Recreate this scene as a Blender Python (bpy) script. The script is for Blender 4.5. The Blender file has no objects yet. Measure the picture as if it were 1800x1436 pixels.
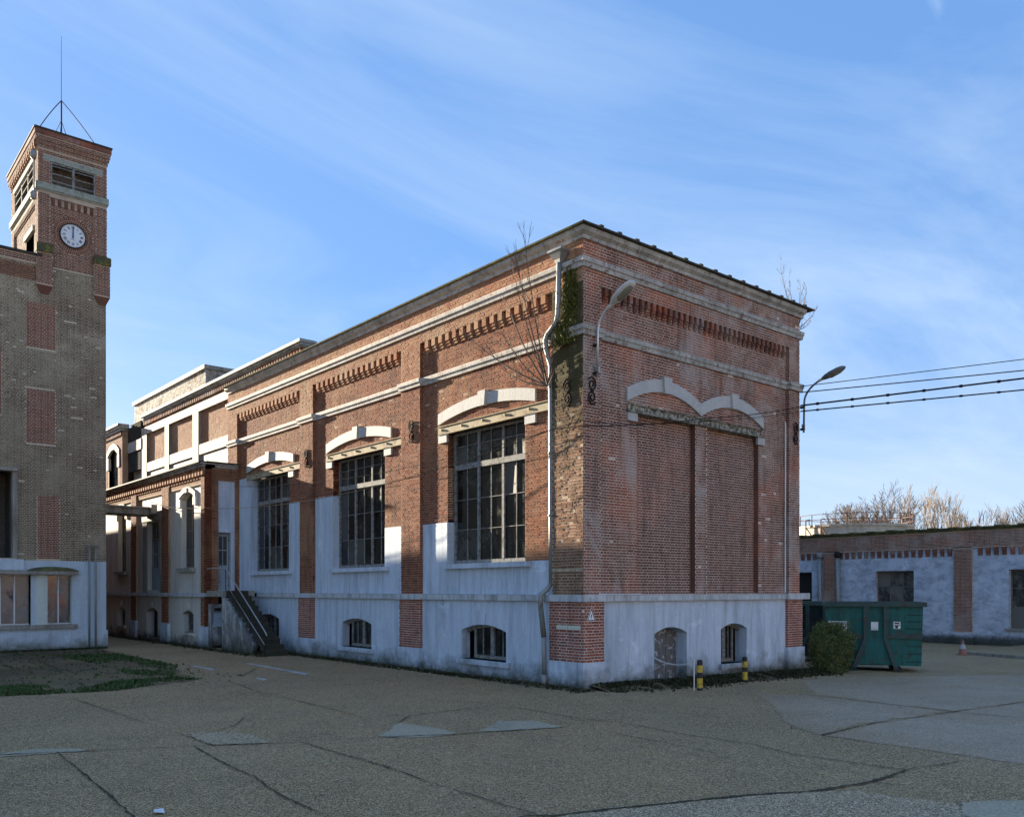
import bpy, math, random
from mathutils import Vector
from mathutils.geometry import tessellate_polygon
R_ = random.Random(7)
rad = math.radians
scene = bpy.context.scene
COL = scene.collection

# ------------------------------------------------------------------ camera
cd = bpy.data.cameras.new("camera"); cam = bpy.data.objects.new("camera", cd); COL.objects.link(cam)
cam.location = (-14.099, -14.174, 2.3); cam.rotation_euler = (rad(90), 0, -math.atan2(.6446, .7645))
cd.lens = 1516/1800*36; cd.sensor_width = 36; cd.shift_y = 319/1800; cd.clip_end = 2000; cd.clip_start = .1
scene.camera = cam

# ------------------------------------------------------------------ sky, sun, exposure
SUNV = Vector((-.145, .99, .218)).normalized()
EL = math.asin(SUNV.z); AZ = math.atan2(SUNV.x, SUNV.y)
sun = bpy.data.lights.new("sun", "SUN"); sun.energy = 4.1; sun.angle = rad(.53); sun.color = (1, .86, .66)
so = bpy.data.objects.new("sun", sun); COL.objects.link(so); so.location = (-10, 60, 40)
so.rotation_euler = SUNV.to_track_quat('Z', 'Y').to_euler()
w = bpy.data.worlds.new("World"); scene.world = w; w.use_nodes = True
def build_world():
    nt = w.node_tree; nt.nodes.clear(); N = nt.nodes.new; Lk = nt.links.new
    out = N("ShaderNodeOutputWorld"); bg = N("ShaderNodeBackground"); bg.inputs[1].default_value = .05
    sky = N("ShaderNodeTexSky"); sky.sky_type = 'NISHITA'; sky.sun_disc = False
    sky.sun_elevation = EL; sky.sun_rotation = AZ; sky.air_density = .8; sky.dust_density = .3; sky.ozone_density = 2.0
    tc = N("ShaderNodeTexCoord"); sp = N("ShaderNodeSeparateXYZ"); Lk(tc.outputs["Generated"], sp.inputs[0])
    def math_(op, a, b=None, clamp=False):
        m = N("ShaderNodeMath"); m.operation = op; m.use_clamp = clamp
        for i, x in enumerate((a, b)):
            if x is None: continue
            if isinstance(x, (int, float)): m.inputs[i].default_value = x
            else: Lk(x, m.inputs[i])
        return m.outputs[0]
    zz = math_('ADD', math_('MAXIMUM', sp.outputs[2], 0.0), .12)
    cv = N("ShaderNodeCombineXYZ"); Lk(math_('DIVIDE', sp.outputs[0], zz), cv.inputs[0]); Lk(math_('DIVIDE', sp.outputs[1], zz), cv.inputs[1])
    mp = N("ShaderNodeMapping"); mp.inputs['Rotation'].default_value = (0, 0, rad(-58)); mp.inputs['Scale'].default_value = (.55, 1.5, 1)
    Lk(cv.outputs[0], mp.inputs[0])
    n1 = N("ShaderNodeTexNoise"); n1.inputs['Scale'].default_value = .8; n1.inputs['Detail'].default_value = 9; n1.inputs['Roughness'].default_value = .62; n1.inputs['Distortion'].default_value = 1.1
    Lk(mp.outputs[0], n1.inputs['Vector'])
    r1 = N("ShaderNodeMapRange"); r1.inputs[1].default_value = .40; r1.inputs[2].default_value = .74; r1.inputs[3].default_value = 0; r1.inputs[4].default_value = .62
    Lk(n1.outputs[0], r1.inputs[0])
    # thin contrail: a great circle band
    vp = N("ShaderNodeVectorMath"); vp.operation = 'DOT_PRODUCT'; Lk(tc.outputs["Generated"], vp.inputs[0]); vp.inputs[1].default_value = TRAIL
    d = math_('ABSOLUTE', vp.outputs['Value'])
    n2 = N("ShaderNodeTexNoise"); n2.inputs['Scale'].default_value = 14; n2.inputs['Detail'].default_value = 5; Lk(tc.outputs["Generated"], n2.inputs['Vector'])
    tr = N("ShaderNodeMapRange"); tr.inputs[1].default_value = .0075; tr.inputs[2].default_value = .0; tr.inputs[3].default_value = 0; tr.inputs[4].default_value = 1
    Lk(d, tr.inputs[0])
    tw = N("ShaderNodeMapRange"); tw.inputs[1].default_value = .5; tw.inputs[2].default_value = .72; tw.inputs[4].default_value = .6; Lk(n2.outputs[0], tw.inputs[0])
    cl = math_('MAXIMUM', r1.outputs[0], math_('MULTIPLY', tr.outputs[0], tw.outputs[0]))
    # veil of haze near the horizon
    hz = N("ShaderNodeMapRange"); hz.inputs[1].default_value = .26; hz.inputs[2].default_value = .02; hz.inputs[3].default_value = 0; hz.inputs[4].default_value = .7
    Lk(sp.outputs[2], hz.inputs[0])
    # thin high veil over the whole sky, cirrus streaks in it, paler towards the horizon
    def mixc(f, a, b):
        m = N("ShaderNodeMix"); m.data_type = 'RGBA'
        for i, x in ((0, f), (6, a), (7, b)):
            if isinstance(x, (tuple, float)): m.inputs[i].default_value = x
            else: Lk(x, m.inputs[i])
        return m.outputs[2]
    base = mixc(.72, sky.outputs[0], (.62, 1.40, 3.05, 1))
    base = mixc(cl, base, (2.2, 2.85, 3.7, 1))
    mx = N("ShaderNodeMix"); mx.data_type = 'RGBA'; mx.inputs[7].default_value = (2.7, 3.15, 3.6, 1)
    Lk(hz.outputs[0], mx.inputs[0]); Lk(base, mx.inputs[6]); Lk(mx.outputs[2], bg.inputs[0]); Lk(bg.outputs[0], out.inputs[0])
_a = Vector((.93, .37, .53)).normalized(); _b = Vector((.985, .17, .02)).normalized()
TRAIL = tuple(_a.cross(_b).normalized())
build_world()
vs = scene.view_settings; vs.view_transform = 'Standard'; vs.look = 'None'; vs.gamma = 1; vs.use_curve_mapping = False
vs.exposure = 2.58

# ------------------------------------------------------------------ mesh helpers
class MB:
    def __init__(s): s.v = []; s.f = []
    def add(s, vs_, fs):
        b = len(s.v); s.v.extend(vs_); s.f.extend([tuple(i+b for i in f) for f in fs])
    def box(s, x0, x1, y0, y1, z0, z1):
        s.add([(x0,y0,z0),(x1,y0,z0),(x1,y1,z0),(x0,y1,z0),(x0,y0,z1),(x1,y0,z1),(x1,y1,z1),(x0,y1,z1)],
              [(3,2,1,0),(4,5,6,7),(0,1,5,4),(1,2,6,5),(2,3,7,6),(3,0,4,7)])
    def hexa(s, p): s.add(p, [(3,2,1,0),(4,5,6,7),(0,1,5,4),(1,2,6,5),(2,3,7,6),(3,0,4,7)])
    def tube(s, pts, r, n=8, r1=None, cap=True):
        pts = [Vector(p) for p in pts]; m = len(pts); b = len(s.v); up = None
        for i, p in enumerate(pts):
            t = (pts[min(i+1, m-1)]-pts[max(i-1, 0)]).normalized()
            if up is None: up = Vector((0,0,1)) if abs(t.z) < .9 else Vector((1,0,0))
            a = t.cross(up).normalized(); c = a.cross(t).normalized(); up = c
            rr = r if r1 is None else r+(r1-r)*i/max(m-1, 1)
            for k in range(n):
                q = 2*math.pi*k/n; s.v.append(tuple(p+a*(math.cos(q)*rr)+c*(math.sin(q)*rr)))
        for i in range(m-1):
            for k in range(n):
                k2 = (k+1) % n; s.f.append((b+i*n+k, b+i*n+k2, b+(i+1)*n+k2, b+(i+1)*n+k))
        if cap: s.f.append(tuple(b+k for k in range(n))[::-1]); s.f.append(tuple(b+(m-1)*n+k for k in range(n)))
    def lathe(s, c, prof, n=24):
        b = len(s.v)
        for (r, z) in prof:
            for k in range(n):
                q = 2*math.pi*k/n; s.v.append((c[0]+r*math.cos(q), c[1]+r*math.sin(q), c[2]+z))
        for i in range(len(prof)-1):
            for k in range(n):
                k2 = (k+1) % n; s.f.append((b+i*n+k, b+i*n+k2, b+(i+1)*n+k2, b+(i+1)*n+k))
        s.f.append(tuple(b+k for k in range(n))[::-1]); s.f.append(tuple(b+(len(prof)-1)*n+k for k in range(n)))
    def prism(s, fr, poly, n0, n1):
        k = len(poly); s.add([fr(u, n0, z) for u, z in poly]+[fr(u, n1, z) for u, z in poly],
            [tuple(range(k))[::-1], tuple(range(k, 2*k))]+[(i, (i+1) % k, k+(i+1) % k, k+i) for i in range(k)])
    def mesh(s, name, loc=(0,0,0), smooth=False):
        me = bpy.data.meshes.new(name); l = Vector(loc)
        me.from_pydata([(x-l.x, y-l.y, z-l.z) for x, y, z in s.v], [], s.f)
        if smooth:
            me.polygons.foreach_set("use_smooth", [True]*len(me.polygons))
        return me
    def build(s, name, mat, parent=None, kind=None, label=None, smooth=False, loc=None):
        wl = Vector((0,0,0)); p = parent
        while p is not None: wl += p.location; p = p.parent
        if loc is None:
            if parent is None and s.v:
                xs = [q[0] for q in s.v]; ys = [q[1] for q in s.v]; zs = [q[2] for q in s.v]
                loc = Vector(((min(xs)+max(xs))/2, (min(ys)+max(ys))/2, min(zs)))
            else: loc = wl.copy()
        loc = Vector(loc)
        me = s.mesh(name, loc, smooth); me.materials.append(mat)
        o = bpy.data.objects.new(name, me); COL.objects.link(o)
        if parent is not None: o.parent = parent
        o.location = loc-wl
        if kind: o["kind"] = kind
        if label: o["label"] = label
        return o
def thing(name, label, cat, loc, group=None):
    o = bpy.data.objects.new(name, None); COL.objects.link(o); o.location = loc; o.empty_display_size = .3
    o["label"] = label; o["category"] = cat
    if group: o["group"] = group
    return o
def tag(o, label, cat, group=None):
    o["label"] = label; o["category"] = cat
    if group: o["group"] = group
    return o
def clone(o, parent=None, off=(0,0,0)):
    c = o.copy(); COL.objects.link(c)
    if parent is not None: c.parent = parent
    c.location = o.location+Vector(off)
    for ch in list(o.children): clone(ch, c)
    return c
def inst(name, me, parent, wpos, rot=None, label=None):
    wl = Vector((0,0,0)); p = parent
    while p is not None: wl += p.location; p = p.parent
    o = bpy.data.objects.new(name, me); COL.objects.link(o); o.parent = parent; o.location = Vector(wpos)-wl
    if rot: o.rotation_euler = rot
    if label: o["label"] = label
    return o
# wall frames: u along the wall, n outward, z up
def FL(x0=0.): return lambda u, n, z: (x0-n, u, z)        # faces -X
def FR(y0=0.): return lambda u, n, z: (u, y0-n, z)        # faces -Y
L = FL(); Rt = FR()
def fbox(mb, fr, u0, u1, z0, z1, n0, n1):
    a = fr(u0, n0, z0); b = fr(u1, n1, z1)
    mb.box(min(a[0],b[0]), max(a[0],b[0]), min(a[1],b[1]), max(a[1],b[1]), z0, z1)
def wall_panel(mb, fr, u0, u1, z0, z1, n, holes=(), depth=.3):
    outer = [(u0,z0),(u1,z0),(u1,z1),(u0,z1)]
    if not holes:
        fbox(mb, fr, u0, u1, z0, z1, n-depth, n); return
    polys = [outer]+[list(h) for h in holes]; flat = [p for q in polys for p in q]
    tri = tessellate_polygon([[Vector((p[0], p[1], 0)) for p in q] for q in polys])
    mb.add([fr(p[0], n, p[1]) for p in flat], [tuple(t) for t in tri])
    mb.add([fr(u, n, z) for u, z in outer]+[fr(u, n-depth, z) for u, z in outer], [(i, (i+1) % 4, 4+(i+1) % 4, 4+i) for i in range(4)])
def reveal(mb, fr, poly, n0, n1):
    k = len(poly); mb.add([fr(u, n0, z) for u, z in poly]+[fr(u, n1, z) for u, z in poly], [(i, (i+1) % k, k+(i+1) % k, k+i) for i in range(k)])
def rect(u0, u1, z0, z1): return [(u0,z0),(u1,z0),(u1,z1),(u0,z1)]
def arch(u0, u1, z0, zs, zt, k=10):
    p = [(u0,z0),(u1,z0)]
    for i in range(k+1):
        t = i/k; u = u1+(u0-u1)*t; p.append((u, zs+(zt-zs)*(1-(2*t-1)**2)))
    return p
def in_arch(u0, u1, z0, zs, zt):
    def f(z):
        if z < z0 or z > zt: return None
        if z <= zs: return (u0, u1)
        q = math.sqrt(max(0, 1-(z-zs)/(zt-zs))); c = (u0+u1)/2; h = (u1-u0)/2*q
        return (c-h, c+h)
    return f
def in_rect(u0, u1, z0, z1): return lambda z: (u0, u1) if z0 < z < z1 else None
CO = .0686; BL = .226; JT = .017
def brick_layout(u0, u1, z0, z1, holes=(), seed=0):
    rnd = random.Random(seed)
    k0 = math.ceil(z0/CO-1e-6); k1 = math.floor(z1/CO+1e-6)
    for k in range(k0, k1):
        za = k*CO+JT/2; zb = (k+1)*CO-JT/2; zm = (za+zb)/2
        pitch = BL if k % 2 else BL/2
        spans = [(u0, u1)]
        for h in holes:
            iv = h(zm)
            if not iv: continue
            ns = []
            for a, b in spans:
                if iv[1] <= a or iv[0] >= b: ns.append((a, b)); continue
                if iv[0] > a: ns.append((a, iv[0]))
                if iv[1] < b: ns.append((iv[1], b))
            spans = ns
        off = (BL/4 if k % 2 else 0)+rnd.uniform(-.012, .012)
        for a, b in spans:
            i = math.floor((a-off)/pitch)
            while True:
                p = off+i*pitch; i += 1
                if p >= b: break
                q0 = max(a, p+JT/2+rnd.uniform(-.003, .003)); q1 = min(b, p+pitch-JT/2+rnd.uniform(-.003, .003))
                if q1-q0 < .035: continue
                yield (q0, q1, za+rnd.uniform(-.002, .002), zb+rnd.uniform(-.002, .002), rnd.uniform(-.003, .004))
def bricks(mb, fr, n, u0, u1, z0, z1, holes=(), seed=0, deep=.012, skip=None, miss=0, rough=1.):
    rr = random.Random(seed+99)
    for (a, b, za, zb, j) in brick_layout(u0, u1, z0, z1, holes, seed):
        if skip and skip(a, b, za, zb): continue
        if miss and rr.random() < miss: j -= .022
        f = n+j*rough; g = n-deep
        mb.add([fr(a,f,za), fr(b,f,za), fr(b,f,zb), fr(a,f,zb), fr(a,g,za), fr(b,g,za), fr(b,g,zb), fr(a,g,zb)],
               [(0,1,2,3),(0,4,5,1),(1,5,6,2),(2,6,7,3),(3,7,4,0)])
def quoins(mb, fr, n, u0, u1, z0, z1, seed=0):
    r = random.Random(seed)
    for k in range(math.ceil(z0/CO-1e-6), math.floor(z1/CO+1e-6)):
        fbox(mb, fr, u0+r.uniform(0,.004), u1, k*CO+JT/2, (k+1)*CO-JT/2, n-.012, n+.007+r.uniform(-.002,.003))
MO = .005      # mortar lies this far behind the brick faces

# ------------------------------------------------------------------ materials
class NT:
    def __init__(s, name, rough=.9, spec=.3):
        s.m = bpy.data.materials.new(name); s.m.use_nodes = True; s.t = s.m.node_tree
        s.b = s.t.nodes["Principled BSDF"]; s.b.inputs["Roughness"].default_value = rough
        s.b.inputs["Specular IOR Level"].default_value = spec
        g = s.n("ShaderNodeNewGeometry"); s.pos = g.outputs["Position"]; s.isl = g.outputs["Random Per Island"]; s.nor = g.outputs["Normal"]
    def n(s, t): return s.t.nodes.new(t)
    def l(s, a, b): s.t.links.new(a, b)
    def val(s, sock, x):
        if isinstance(x, (int, float)): sock.default_value = x
        elif isinstance(x, tuple): sock.default_value = x if len(x) == 4 else x+(1,)
        else: s.l(x, sock)
    def math(s, op, a, b=0., clamp=False):
        m = s.n("ShaderNodeMath"); m.operation = op; m.use_clamp = clamp; s.val(m.inputs[0], a); s.val(m.inputs[1], b); return m.outputs[0]
    def noise(s, scale, detail=5, rough=.6, stretch=None, dist=0, off=0):
        v = s.pos
        if stretch or off:
            mp = s.n("ShaderNodeMapping"); mp.inputs["Scale"].default_value = stretch or (1,1,1); mp.inputs["Location"].default_value = (off, off*.7, off*.3)
            s.l(v, mp.inputs[0]); v = mp.outputs[0]
        t = s.n("ShaderNodeTexNoise"); t.inputs["Scale"].default_value = scale; t.inputs["Detail"].default_value = detail; t.inputs["Roughness"].default_value = rough; t.inputs["Distortion"].default_value = dist
        s.l(v, t.inputs["Vector"]); return t.outputs[0]
    def voro(s, scale, feat='F1', out=0):
        t = s.n("ShaderNodeTexVoronoi"); t.feature = feat; t.inputs["Scale"].default_value = scale; s.l(s.pos, t.inputs["Vector"]); return t.outputs[out]
    def rng(s, x, a, b, c=0., d=1.):
        m = s.n("ShaderNodeMapRange"); s.val(m.inputs[0], x); m.inputs[1].default_value = a; m.inputs[2].default_value = b; m.inputs[3].default_value = c; m.inputs[4].default_value = d; return m.outputs[0]
    def mix(s, f, a, b, mode='MIX'):
        m = s.n("ShaderNodeMix"); m.data_type = 'RGBA'; m.blend_type = mode; s.val(m.inputs[0], f); s.val(m.inputs[6], a); s.val(m.inputs[7], b); return m.outputs[2]
    def ramp(s, x, stops):
        r = s.n("ShaderNodeValToRGB"); e = r.color_ramp.elements
        while len(e) < len(stops): e.new(.5)
        for el, (p, c) in zip(e, stops): el.position = p; el.color = c+(1,)
        s.l(x, r.inputs[0]); return r.outputs[0]
    def zpos(s):
        p = s.n("ShaderNodeSeparateXYZ"); s.l(s.pos, p.inputs[0]); return p.outputs[2]
    def bump(s, h, strength=.3, dist=.02):
        b = s.n("ShaderNodeBump"); b.inputs["Strength"].default_value = strength; b.inputs["Distance"].default_value = dist
        s.l(h, b.inputs["Height"]); s.l(b.outputs[0], s.b.inputs["Normal"])
    def col(s, c): s.val(s.b.inputs["Base Color"], c); return s
def brick_mat(name, cols, grime=(.05,.045,.035), g0=.5, g1=.75, gmax=.8, gsc=.8, smear=None, s0=.55, s1=.62, smax=.8, stain=None, wash=None, soot=None, zmoss=None):
    t = NT(name, .92, .2)
    oi = t.n("ShaderNodeObjectInfo"); r = t.math('FRACT', t.math('ADD', t.isl, oi.outputs["Random"]))
    k = len(cols); c = t.ramp(r, [(i/(k-1), q) for i, q in enumerate(cols)])
    c = t.mix(t.rng(t.noise(45, 4), .3, .7, 0, .55), c, (.6,.55,.5), 'MULTIPLY')
    if smear: c = t.mix(t.rng(t.math('ADD', t.math('MULTIPLY', t.noise(28, 4, .7), .6), t.math('MULTIPLY', t.noise(.9, 4, off=5), .4)), s0, s1, 0, smax), c, smear)
    if stain: c = t.mix(t.rng(t.noise(.55, 5, .6, off=21), .5, .62, 0, .75), c, stain)
    c = t.mix(t.rng(t.noise(gsc, 7, .68, dist=.5), g0, g1, 0, gmax), c, grime)
    if wash: c = t.mix(t.rng(t.noise(.75, 7, .66, (1,1,.8), .6, 51), .50, .64, 0, .6), c, wash)
    if soot: c = t.mix(t.rng(t.noise(1.5, 7, .68, (2.2,2.2,.28), .5, 63), .52, .72, 0, .75), c, soot)
    if zmoss: c = t.mix(t.rng(t.math('ADD', t.zpos(), t.math('MULTIPLY', t.noise(2.2, 7, .7, off=71), 3.0)), zmoss[1], zmoss[2], 0, .88), c, zmoss[0])
    t.col(c); t.bump(t.noise(70, 4), .5, .006); return t.m
def mortar_mat(name, c0, c1, grime=(.06,.055,.045), g0=.5, g1=.75, gmax=.75, gsc=.8, wash=None, soot=None, zmoss=None):
    t = NT(name, .95, .15); c = t.mix(t.rng(t.noise(14, 6), .3, .7), c0, c1)
    c = t.mix(t.rng(t.noise(gsc, 7, .68, dist=.5), g0, g1, 0, gmax), c, grime)
    if wash: c = t.mix(t.rng(t.noise(.75, 7, .66, (1,1,.8), .6, 51), .50, .64, 0, .6), c, wash)
    if soot: c = t.mix(t.rng(t.noise(1.5, 7, .68, (2.2,2.2,.28), .5, 63), .52, .72, 0, .75), c, soot)
    if zmoss: c = t.mix(t.rng(t.math('ADD', t.zpos(), t.math('MULTIPLY', t.noise(2.2, 7, .7, off=71), 3.0)), zmoss[1], zmoss[2], 0, .88), c, zmoss[0])
    t.col(c); t.bump(t.noise(90, 4), .5, .005); return t.m
def paint_mat(name, c, c2, dirt=(.09,.085,.07), amt=.7, d0=.52, d1=.72, streak=(2.2,2.2,.25), moss=None, mz=(1.,.1), under=None, rough=.75):
    t = NT(name, rough, .3); x = t.mix(t.rng(t.noise(1.1, 5), .3, .7), c, c2)
    x = t.mix(t.rng(t.noise(9, 6, .65), .35, .75, 0, .35), x, tuple(q*.72 for q in c))
    if under: x = t.mix(t.rng(t.noise(7, 8, .72, dist=.6), .56, .60, 0, .9), x, under)
    s = t.noise(1.6, 8, .7, streak, .4, 3)
    x = t.mix(t.rng(s, d0, d1, 0, amt*.7), x, dirt)
    x = t.mix(t.rng(t.noise(2.0, 6, .65, (5,5,.16), .2, 13), .55, .75, 0, amt*.6), x, dirt)
    x = t.mix(t.rng(t.noise(1.3, 9, .74, dist=.8, off=27), .60, .63, 0, .45), x, tuple(min(.85, q*1.22) for q in c2))
    x = t.mix(t.rng(t.noise(3.1, 9, .76, dist=.5, off=37), .655, .675, 0, .7), x, tuple(q*.55 for q in dirt))
    if moss:
        z = t.zpos(); hz_ = t.math('ADD', z, t.math('MULTIPLY', t.math('SUBTRACT', t.noise(1.7, 7, .7), .5), 1.5))
        x = t.mix(t.rng(hz_, mz[0], mz[1], 0, .85), x, moss)
        x = t.mix(t.rng(t.math('ADD', z, t.math('MULTIPLY', t.math('SUBTRACT', t.noise(9, 5, .7, off=8), .5), .5)), .16, -.05, 0, .8), x, (.03,.032,.018))
    t.col(x); t.bump(t.noise(26, 6), .28, .012); return t.m
def plain_mat(name, c, rough=.6, metal=0., var=.35, sc=12, rust=None, r0=.55, r1=.65, rsc=5, spec=.4):
    t = NT(name, rough, spec); t.b.inputs["Metallic"].default_value = metal
    x = t.mix(t.rng(t.noise(sc, 6), .3, .7, 0, var), c, tuple(q*.45 for q in c))
    if rust: x = t.mix(t.rng(t.noise(rsc, 7, .7, off=2), r0, r1, 0, .9), x, rust)
    t.col(x); t.bump(t.noise(sc*4, 4), .15, .004); return t.m
BR_LEFT = brick_mat("brick_red_orange", [(.12,.034,.018),(.25,.072,.032),(.30,.098,.042),(.20,.054,.027),(.29,.11,.055)], (.085,.045,.028), .5, .76, .7, smear=(.40,.27,.17), s0=.56, s1=.64, smax=.65, soot=(.075,.04,.028), stain=(.30,.14,.065))
BR_BUFF = brick_mat("brick_weathered_buff", [(0.276,0.109,0.057),(0.391,0.184,0.098),(0.345,0.115,0.057),(0.437,0.241,0.132)], (.12,.085,.05), .55, .8, .6, smear=(.42,.31,.19), s0=.49, s1=.6, smax=.8)
BR_PIER = brick_mat("brick_mossy_pier", [(.17,.088,.055),(.25,.125,.075),(.30,.15,.09),(.21,.105,.065)], (.10,.075,.038), .5, .70, .65, 1.1, smear=(.44,.33,.20), s0=.53, s1=.63, smax=.65, soot=(.07,.05,.03), zmoss=((.045,.045,.018), 6.9, 8.7))
BR_RIGHT = brick_mat("brick_purple_brown", [(.13,.058,.042),(.185,.08,.055),(.25,.10,.066),(.15,.066,.048),(.31,.135,.085)], (.12,.08,.055), .54, .78, .5, smear=(.52,.43,.34), s0=.53, s1=.63, smax=.7, stain=(.36,.11,.055), wash=(.40,.36,.33), soot=(.065,.05,.04))
BR_FILL = brick_mat("brick_infill_dark", [(.13,.066,.05),(.175,.085,.062),(.22,.10,.07),(.15,.074,.055)], (.14,.07,.05), .55, .8, .4, stain=(.30,.115,.07), soot=(.08,.055,.045))
BR_BASE = brick_mat("brick_base_red", [(0.195,0.068,0.045),(0.315,0.090,0.053),(0.375,0.128,0.075),(0.240,0.075,0.053)], (.06,.05,.04), .5, .75, .7, 1.3, smear=(.36,.29,.24), s0=.56, s1=.64, smax=.6)
BR_TOWER = brick_mat("brick_grey_olive", [(.08,.056,.038),(.12,.083,.054),(.17,.113,.072),(.095,.066,.046)], (.30,.265,.18), .46, .7, .65, .5, smear=(.46,.40,.28), s0=.5, s1=.6, smax=.8)
BR_SHAFT = brick_mat("brick_tower_red", [(.13,.062,.042),(.19,.085,.055),(.25,.11,.07),(.155,.07,.048)], (.14,.105,.075), .52, .75, .5, .7)
BR_WASH = brick_mat("brick_whitewashed", [(.50,.48,.43),(.56,.54,.49),(.42,.40,.35),(.53,.50,.44)], (.20,.12,.085), .53, .58, .85, 1.6, soot=(.14,.11,.085))
BR_OLDRED = brick_mat("brick_blocked_red", [(0.165,0.060,0.045),(0.255,0.083,0.060),(0.210,0.075,0.053)], (.08,.05,.04), .55, .8, .5)
MOR_LEFT = mortar_mat("mortar_warm", (.34,.235,.155), (.44,.32,.22), (.17,.09,.055), .5, .76, .7, soot=(.12,.07,.045))
MOR_RIGHT = mortar_mat("mortar_pale", (.54,.44,.36), (.66,.56,.47), (.24,.17,.125), .54, .78, .5, wash=(.50,.46,.42), soot=(.14,.11,.085))
MOR_PIER = mortar_mat("mortar_mossy", (.42,.33,.22), (.50,.41,.29), (.13,.10,.05), .5, .70, .6, 1.1, soot=(.09,.065,.04), zmoss=((.06,.056,.025), 6.9, 8.7))
MOR_TOWER = mortar_mat("mortar_grey_olive", (.48,.42,.295), (.56,.49,.355), (.34,.31,.22), .42, .7, .5, .5)
MOR_SHAFT = mortar_mat("mortar_tower", (.46,.37,.28), (.55,.45,.35), (.24,.20,.15), .52, .75, .6, .7)
PL_MAIN = paint_mat("plaster_pale_paint", (.50,.575,.65), (.585,.65,.71), (.20,.225,.25), .85, .46, .70, moss=(.075,.078,.05), mz=(.55,.0))
PL_ANNEX = paint_mat("plaster_cream", (.56,.53,.455), (.63,.60,.525), (.20,.18,.15), .8, .48, .75, moss=(.05,.05,.035), mz=(.5,.1))
PL_TOWER = paint_mat("plaster_blue_white", (.47,.57,.64), (.55,.64,.69), (.24,.27,.27), .7, .5, .75, moss=(.13,.14,.10), mz=(.5,.05))
PL_LOW = paint_mat("plaster_worn_blue", (.46,.525,.605), (.56,.62,.69), (.17,.20,.245), .9, .43, .64, (1.2,1.2,2.2), moss=(.08,.085,.075), mz=(.2,-.3))
STONE = paint_mat("string_course_white", (.46,.44,.395), (.54,.52,.47), (.13,.11,.085), .85, .46, .66, (1.5,1.5,.5), under=(.30,.17,.11))
STONE_R = paint_mat("cornice_grey_stone", (.36,.35,.31), (.50,.49,.45), (.09,.08,.065), .85, .46, .66, (1.5,1.5,.5), under=(.17,.10,.075))
ARCHW = paint_mat("arch_white_paint", (.43,.43,.405), (.50,.495,.465), (.27,.25,.23), .7, .52, .72, (2,2,.5))
BAND = paint_mat("band_course_grey", (.46,.48,.48), (.55,.57,.57), (.10,.10,.075), .85, .47, .66, (2.5,2.5,.4))
CONC = paint_mat("weathered_concrete", (.30,.285,.24), (.38,.36,.305), (.09,.08,.06), .9, .43, .64, (2.2,2.2,.4))
TLINT = plain_mat("lintel_green_grey", (.33,.36,.30), .85, 0, .4, 7, (.15,.15,.11), .5, .66)
BEAM = plain_mat("rusty_cream_beam", (.42,.35,.22), .85, 0, .45, 6, (.15,.08,.035), .5, .64, 3)
BEAM_R = plain_mat("lichen_beam", (.40,.39,.31), .9, 0, .5, 14, (.06,.05,.035), .46, .54, 9)
CAP = plain_mat("roof_edge_dark", (.035,.033,.03), .8, 0, .4, 8, (.10,.10,.03), .55, .65, 3)
CAPM = plain_mat("roof_edge_mossy", (.085,.085,.04), .95, 0, .5, 9, (.18,.17,.04), .5, .62, 4)
FRAME = plain_mat("window_paint_flaking", (.30,.30,.275), .85, 0, .5, 18, (.11,.095,.075), .46, .6, 9)
FRAME_D = plain_mat("window_wood_weathered", (.19,.165,.135), .85, 0, .5, 18, (.36,.35,.32), .56, .63, 14)
DOORW = paint_mat("door_flaking_grey", (.12,.115,.105), (.17,.165,.155), (.05,.045,.04), .8, .5, .7, (6,6,.7), under=(.50,.52,.54))
DOORB = plain_mat("door_pale_blue", (.33,.40,.43), .75, 0, .3, 9, (.17,.19,.19), .55, .68, 7)
IRON = plain_mat("wrought_iron", (.03,.027,.025), .9, 0, .4, 15, (.09,.042,.02), .55, .66, spec=.1)
ZINC = plain_mat("zinc_pipe", (.30,.30,.285), .55, .35, .35, 6, (.20,.19,.16), .56, .7, 3)
ZINCD = plain_mat("zinc_pipe_mossy", (.16,.17,.13), .7, .1, .4, 6)
GALV = plain_mat("galvanised_rail", (.55,.57,.58), .4, .8, .3, 15)
LAMPM = plain_mat("lamp_grey_housing", (.52,.52,.48), .55, 0, .3, 8, (.28,.26,.2), .58, .7)
LAMPD = plain_mat("lamp_dark_housing", (.16,.17,.18), .5, 0, .2, 8)
LENS = plain_mat("lamp_lens", (.22,.22,.17), .25, 0, .4, 20)
BLACK = plain_mat("cable_black", (.02,.02,.022), .9, 0, .2, 10, spec=.03)
WIRE = plain_mat("wire_grey", (.015,.015,.015), .9, 0, .2, 10, spec=.03)
WHITE = plain_mat("white_paint", (.72,.73,.72), .5, 0, .15, 10)
SIGNW = plain_mat("sign_white", (.78,.79,.76), .4, 0, .06, 10)
SIGNK = plain_mat("sign_black", (.02,.02,.02), .5, 0, .1, 10)
SIGNB = plain_mat("print_blue", (.06,.14,.32), .5, 0, .2, 10)
STRIP = plain_mat("enamel_strip_cream", (.58,.58,.46), .4, 0, .12, 6)
YEL = plain_mat("bollard_yellow", (.62,.42,.04), .6, 0, .5, 9, (.14,.10,.04), .52, .62, 11)
BLK = plain_mat("bollard_black", (.035,.03,.028), .7, 0, .4, 14, (.11,.06,.035), .55, .66)
SKIPG = paint_mat("skip_green", (.012,.115,.098), (.02,.145,.122), (.02,.022,.018), .8, .48, .68, (3,3,.5), under=(.075,.045,.03), rough=.6)
SKIPD = plain_mat("skip_green_rail", (.045,.085,.075), .65, 0, .4, 5, (.06,.04,.03), .52, .62, 4)
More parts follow.
